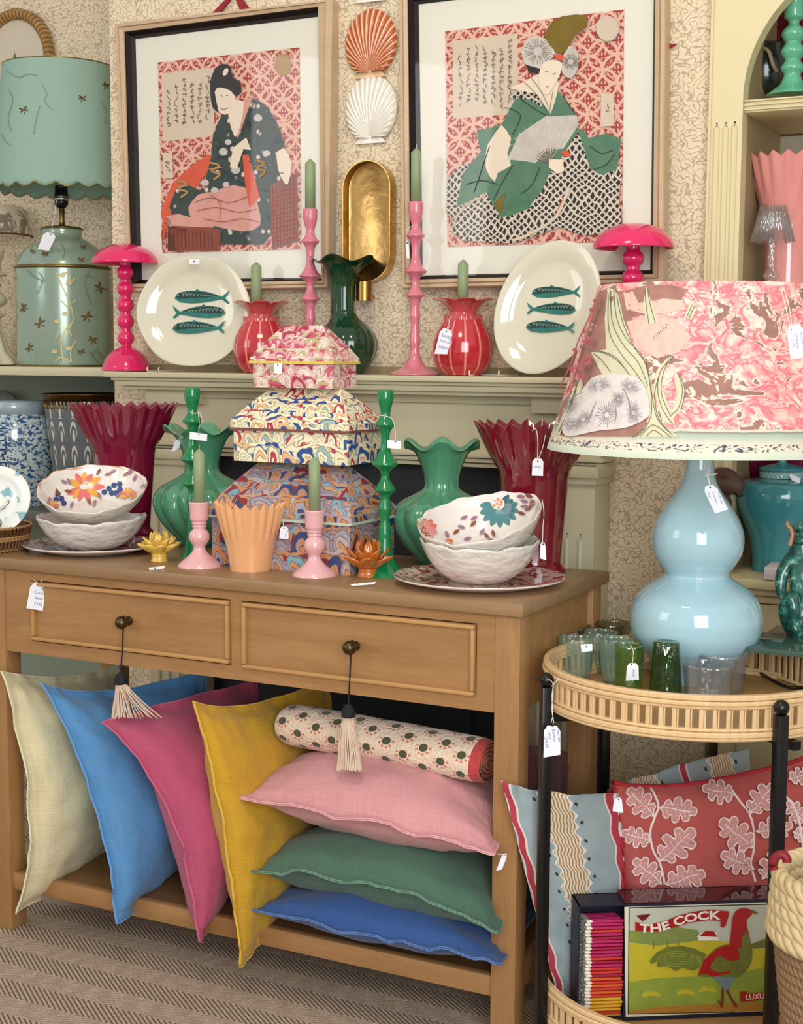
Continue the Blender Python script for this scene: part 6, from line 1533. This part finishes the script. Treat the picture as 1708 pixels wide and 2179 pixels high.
# striped cushion fabric
def stripe(g):
    u,v,_=g.xyz('UV'); wob=(v*46.).sin()*.006+(v*9.+1.).sin()*.004; X=(u+wob*1.); p=X.mod(.52)
    wv_=(v*120.).sin()*.0035
    base='93A3A6'
    c=g.mix(g.noise(g.vec(u,v,0.),6,3),'8B9CA1','A6B4B6')
    def bnd(a,b_,col,c): return g.mix((p.gt(a))*(p.lt(b_)),c,col)
    c=bnd(.0,.055,'E3D9CF',c); c=bnd(.008,.043,'B53A4C',c)
    tan=g.mix(((p+wv_)*360.).sin().gt(-.1),'A5835F','E2D3BB'); q=p+wv_*3.
    c=g.mix((q.gt(.20))*(q.lt(.36)),c,'E6DDD2'); c=g.mix((q.gt(.21))*(q.lt(.35)),c,tan)
    dd=((v*12.).fr()-.5)/12.; 
    for x0 in (.175,.385):
        r=((p-x0)*(p-x0)+dd*dd*1.).sq(); c=g.mix(r.lt(.0085),c,'3A2E33')
    return c
M_st=mat('striped_cushion_linen',stripe,.9,sheen=.15,bump=lambda g:g.noise(g.vec(g.xyz('UV')[0]*120.,g.xyz('UV')[1]*120.,0.),1,2),bs=.3,bd=.003)
def OC(x,y,o): return OP(x,y,o)
pillow('striped_cushion','grey blue cushion with wavy red and tan stripes between the console and the matchbox','cushion',[ony(1066,1660,2.240),OC(1400,1672,.20),OC(1420,2130,.15),OC(1186,2122,.085)],[ony(1222,1690,2.345),None,None,None],.085,M_st,seed=11,nrm=nf,bulge=(.45,1.1),uvs=(.76,1),flange=.012)
pillow('striped_cushion','grey blue striped cushion with tan band leaning behind the red oak leaf cushion','cushion',[OC(1292,1680,.25),OC(1592,1592,.32),OC(1620,2080,.16),OC(1310,2120,.15)],[OC(1440,1630,.24),None,None,None],.09,M_st,seed=12,nrm=nf,bulge=(1.,.8),uvs=(1.0,1),flange=.01)
LEAF=mat('white_embroidery','E9D5CF',.8); LEAF2=mat('embroidery_net','C98F8A',.9)
def oak(d,x,y,L,a,fl=1,res=10):
    ca,sa=math.cos(a),math.sin(a); T=lambda pts:[(x+u*L*ca-v*L*sa*fl,y+u*L*sa+v*L*ca*fl) for u,v in pts]
    o_=[(0,0),(.12,.10),(.16,.22),(.28,.24),(.32,.14),(.36,.13),(.4,.3),(.52,.36),(.6,.26),(.58,.16),(.64,.16),(.72,.3),(.86,.28),(.86,.16),(1.,.12),(1.04,0),(.98,-.1),(.86,-.1),(.84,-.24),(.7,-.28),(.64,-.16),(.58,-.14),(.54,-.32),(.4,-.34),(.36,-.16),(.3,-.14),(.24,-.26),(.12,-.2),(.1,-.08)]
    d.poly(T(o_),2,res); d.stroke(T(o_+[o_[0]]),2.6,1,3); d.stroke(T([(-.02,0),(.3,.03),(.6,.0),(.9,.01)]),2.2,1,4)
    for k in range(6): d.stroke(T([(.2+k*.12,.02),(.26+k*.12,.17)]),.9,1,1); d.stroke(T([(.2+k*.12,-.02),(.26+k*.12,-.16)]),.9,1,1)
def artC(d):
    d.stroke(Z8([(858,445),(890,500),(910,560),(890,620),(865,700),(880,800),(920,880),(945,990)]),4.5,1,6)
    d.stroke(Z8([(1305,455),(1350,520),(1410,600),(1435,690),(1435,800),(1420,880),(1445,975)]),4.5,1,6)
    for x,y,L,a,f in ((885,615,78,-2.35,1),(915,570,78,.12,-1),(868,755,62,3.45,1),(915,860,96,-.75,1),(925,985,76,-2.45,1),(950,985,84,-.3,1),(1330,500,68,3.3,1),(1405,600,78,-.85,1),(1425,790,90,-2.45,1),(1440,700,76,-.2,1),(1425,900,74,-2.75,1),(1470,960,74,-1.0,1),(1620,420,50,-.3,1),(1700,660,60,-2.2,1),(1640,700,40,.4,1)): oak(d,*Z8([(x,y)])[0],L*.98,a,f)
    d.stroke(Z8([(1560,470),(1640,560),(1680,700),(1700,900)]),4.5,1,5)
M_cs=linen('coral_satin','B8554F'); 
t=pillow('oak_leaf_cushion','coral red cushion embroidered with white oak leaves above the matchbox','cushion',[OC(1307,1664,.145),OC(1800,1585,.16),OC(1815,2030,.10),OC(1352,2080,.10)],[OC(1500,1664,.15),None,None,OC(1322,1800,.125)],.10,M_cs,seed=13,nrm=nf,bulge=(.75,.8),flange=.004,pipe=(mat('red_piping','A81F2C',.7),.0042),deco=(artC,[LEAF,LEAF2]))
b=NB(); q=onpl(1170,1640,Vector((-.93,2.50,0)),Vector((-.3,1,0)).normalized())
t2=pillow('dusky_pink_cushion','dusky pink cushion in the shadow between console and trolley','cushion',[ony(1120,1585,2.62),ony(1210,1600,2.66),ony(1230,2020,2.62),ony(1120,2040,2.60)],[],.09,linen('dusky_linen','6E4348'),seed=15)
# seagrass basket
bc=ony(1828,1878,1.93); RB=172*mpp(bc); zr=bc.z
M_rope=mat('cream_seagrass','C9B386',.8); M_rope2=mat('brown_seagrass','8A6C4C',.85)
t=thing('seagrass_basket','tapered seagrass basket with cream braided rim at the lower right corner','basket',(bc.x,bc.y,0))
def braid(b,R,z,amp,r,n,ph=0):
    for k in range(3):
        P=[]
        for i in range(n*10+1):
            th=2*PI*i/(n*10); q=n*th/ 1.0*.5+2*PI*k/3; P.append((bc.x+(R+amp*math.sin(q+ph)*.6)*math.cos(th),bc.y+(R+amp*math.sin(q+ph)*.6)*math.sin(th),z+amp*math.sin(2*q)*.0+amp*math.cos(q+ph)))
        tube(b,P,r,7,cap=False)
b=NB()
for i in range(5): braid(b,RB*(.955+.014*i) ,zr+.003-i*.0175,.0068,.0078,26,i*1.3)
link('cream_braid',b,M_rope,t)
b=NB(); nrow=34
for i in range(nrow):
    z=zr-.078-i*(zr-.09)/nrow; f=(zr-z)/zr; R=RB*(1.06-.62*f)
    braid(b,R,z,.0046,.0036,44,i*.9)
link('brown_braid',b,M_rope2,t)
b=NB(); lathe(b,[(0,.004),(RB*.40,.004),(RB*.86,zr*.75),(RB*.93,zr-.0)],(bc.x,bc.y),64,close=False); link('basket_lining',b,M_rope2,t)
b=NB(); hpt=lambda x,y:onpl(x,y,Vector((bc.x-RB*.55,bc.y-RB*.75,0)),Vector((bc.x,bc.y,0)).normalized())
tube(b,[hpt(1646,1850),hpt(1644,1838),hpt(1650,1824),hpt(1662,1818),hpt(1672,1824),hpt(1674,1834)],.006,8,k=3); link('red_handle',b,mat('dark_red_leather','7E1224',.5),t)
# ---------------------------------------------------------------- price tags
def ptag(lab,p4,Y,strings,hole,lines,pl=None,rot=0,col=None,grp=None,cut=.22):
    """p4: corners of the card in pixels, first pair = top edge; hung at depth plane through 3-D point"""
    n=Vector((pl.x,pl.y,0)).normalized() if pl is not None else None
    if pl is None:
        c0=ony(*p4[0],Y); n=Vector((c0.x,c0.y,0)).normalized(); pl=c0
    f=lambda x,y,o=0:onpl(x,y,pl-n*o,n)
    a,b_,c,d_=[Vector(q) for q in p4]
    pts=[a.lerp(b_,cut)+0*(d_-a),a.lerp(b_,1-cut),b_.lerp(c,cut*.8),c,d_,a.lerp(d_,cut*.8)]
    t=thing('price_tag',lab,'price tag',tuple(f(*hole)),grp)
    bm=NB(); A=[bm.verts.new(f(p.x,p.y,.0006)) for p in pts]; B=[bm.verts.new(f(p.x,p.y,0)) for p in pts]
    bm.faces.new(A); bm.faces.new(B[::-1])
    for i in range(6): j=(i+1)%6; bm.faces.new((A[i],A[j],B[j],B[i]))
    bmesh.ops.recalc_face_normals(bm,faces=bm.faces)
    d=Deco(bm,.00003,.0001)
    for st,o,ux,uy in lines: d.text(st,o,ux,uy,1)
    d.ell(hole[0],hole[1],1.6,1.6,2,0,10)
    link('card',bm,[col or M_white,M_ink,M_tc],t,False)
    if strings:
        bm=NB()
        for P_ in strings: tube(bm,[f(q[0],q[1],.0015+(q[2] if len(q)>2 else 0)) for q in P_],.0007,5,k=4)
        link('string',bm,M_string,t)
    return t
ptag('white price tag hanging from the neck of the tin lamp',[(94,493),(121,499),(104,534),(80,530)],3.06,[[(120,425),(117,450),(112,478),(108,497)]],(107,499),[])
ptag('pale blue price tag hanging on the right red pomegranate vase',[(938,696),(964,704),(951,754),(924,753)],2.84,[[(952,678),(957,688),(951,704)],[(958,676),(954,690),(949,704)]],(949,706),[('Large',(940,716),(10,2.5),(2,-10)),('Pom vase',(935,727),(7,1.5),(1.5,-8)),('£48.00',(932,740),(7,1.6),(1.5,-8))])
ptag('small white card tag on the left emerald candlestick',[(404,919),(441,924),(440,939),(403,934)],2.44,[[(405,876),(415,880),(425,876)],[(421,878),(424,900),(422,928)],[(424,878),(430,890),(428,900)]],(422,924),[],cut=.02)
ptag('small white card tag on the right emerald candlestick',[(824,936),(853,939),(853,956),(824,953)],2.418,[[(808,884),(822,886),(834,892),(840,910),(841,938)]],(841,940),[],cut=.02)
ptag('small white tag on the rim of the left melon vase',[(372,936),(387,934),(380,955),(366,961)],2.60,[],(384,940),[])
ptag('white price tag on the right dark red pleated vase',[(1133,975),(1156,976),(1155,1013),(1131,1012)],2.52,[[(1132,917),(1140,913),(1144,940),(1143,978)],[(1160,925),(1155,950),(1145,978)]],(1144,982),[('£69.00',(1134,996),(6,.3),(0,-7))])
ptag('white tag hanging at the right edge of the tilted bowl',[(1150,1152),(1160,1156),(1162,1192),(1148,1188)],2.38,[[(1153,1062),(1157,1090),(1155,1120),(1154,1156)]],(1155,1158),[])
ptag('white price tag standing before the large marbled box',[(596,1120),(613,1121),(614,1147),(594,1146)],2.385,[[(602,1111),(603,1122)]],(604,1124),[('£77.00',(609,1126),(-1.2,5.6),(5.6,1.2))])
ptag('white price sticker on the top pink marbled box',[(583,773),(600,773),(599,795),(582,794)],2.44,[],(591,777),[],cut=.05)
ptag('white price tag hanging from the right red vase candle string of the tall pink candlestick',[(862,514),(869,512),(871,550),(865,549)],2.90,[[(879,480),(866,488),(863,500),(866,516)]],(866,517),[])
ptag('large pale blue handwritten tag hung on the left drawer corner',[(66,1239),(99,1243),(91,1300),(56,1294)],2.27,[[(70,1232),(84,1244)],[(90,1233),(84,1244)]],(84,1246),[('Console',(72,1262),(8.5,1.6),(1.6,-9)),('table',(74,1274),(8.5,1.6),(1.6,-9)),('£395',(72,1287),(8.5,1.6),(1.6,-9))])
ptag('handwritten tag for the two tier bamboo table on the trolley leg',[(1157,1543),(1192,1545),(1192,1606),(1156,1612)],2.20,[[(1166,1444),(1177,1456),(1174,1480),(1176,1520),(1172,1538)],[(1190,1444),(1177,1458),(1175,1490),(1174,1510),(1178,1538)]],(1175,1545),
  [('Two tier',(1184,1551),(1.2,8.),(8.,-1.)),('Bamboo',(1174,1552),(1.2,8.),(8.,-1.)),('table',(1166,1558),(1.2,8.),(8.,-1.)),('£59.90',(1158,1567),(1.2,9.),(8.,-1.))])
ptag('white price tag hanging on the light green tumbler',[(1334,1411),(1358,1411),(1359,1447),(1331,1449)],2.30,[[(1340,1372),(1347,1385),(1345,1411)]],(1343,1414),[('£4.50',(1346,1424),(-.4,7),(7,.4))])
ptag('long lilac handwritten tag hanging at the gourd lamp neck',[(1494,1036),(1521,1030),(1549,1084),(1521,1093)],2.40,[[(1497,984),(1503,1008),(1510,1036)],[(1511,984),(1507,1010),(1511,1036)],[(1500,1012),(1514,1010),(1526,1008)]],(1511,1037),
  [('Handmade',(1526,1046),(2.,6.),(5.,-2.)),('Lamp base',(1515,1047),(2.,5.6),(5.,-2.)),('£295',(1505,1048),(2.,6.5),(5.,-2.))])
ptag('pale blue handwritten tag hanging on the coral patterned lampshade',[(1672,694),(1708,688),(1712,760),(1682,765)],2.19,[[(1660,606),(1670,650),(1680,694)],[(1664,606),(1678,650),(1684,694)]],(1683,702),
  [('Bloomsbury',(1702,706),(.9,7.),(7.5,-1.)),('Lampshade',(1692,712),(.9,7.),(7.5,-1.)),('£175',(1684,722),(.9,8.),(7.5,-1.))])
ptag('white price sticker on the front wavy aqua glass',[(1235,1371),(1260,1370),(1260,1385),(1237,1388)],2.225,[],(1247,1376),[],cut=.04)
ptag('white tag dangling from the lower right corner of the pale pink cushion',[(1070,1815),(1080,1818),(1068,1850),(1055,1853)],2.235,[[(1056,1817),(1066,1818),(1074,1820)]],(1074,1820),[])
ptag('white price tag pinned to the top left of the oak leaf cushion',[(1306,1700),(1322,1696),(1326,1730),(1303,1726)],2.24,[],(1316,1701),[])
ptag('white folded label under the yellow flower candle holder',[(316,1208),(352,1204),(348,1210),(318,1213)],2.28,[],(330,1209),[],cut=.05)
ptag('white folded label under the amber flower candle holder',[(744,1243),(800,1238),(796,1243),(750,1247)],2.285,[],(760,1243),[],cut=.05)
ptag('white price tag on the teal ginger jar collar',[(1676,1006),(1704,1018),(1700,1029),(1684,1022)],3.02,[],(1680,1008),[])
ptag('small blue white price sticker at the top of the left fish plate',[(402,551),(425,551),(424,562),(402,562)],2.865,[],(413,556),[],cut=.04)

# ---------------------------------------------------------------- groups for repeated things
_G={'linen_cushion':'linen cushions on the lower shelf of the console','pleated_vase':'pleated glass vases','floral_bowl':'handmade painted bowls on the console','dinner_plate':'branch patterned plates on the console','melon_vase':'green melon vases on the console','framed_print':'framed prints above the mantel','pomegranate_vase':'red pomegranate vases on the mantel','pink_mushroom_lamp':'hot pink mushroom lamps on the mantel','flower_candle_holder':'flower candle holders on the console','striped_cushion':'striped cushions on the trolley','plate_stand':'wire plate stands on the mantel','price_tag':'shop price tags'}
for o in list(scene.objects):
    k=o.name.split('.')[0]
    if k in _G and o.parent is None and 'category' in o.keys() and 'group' not in o.keys(): o['group']=_G[k]
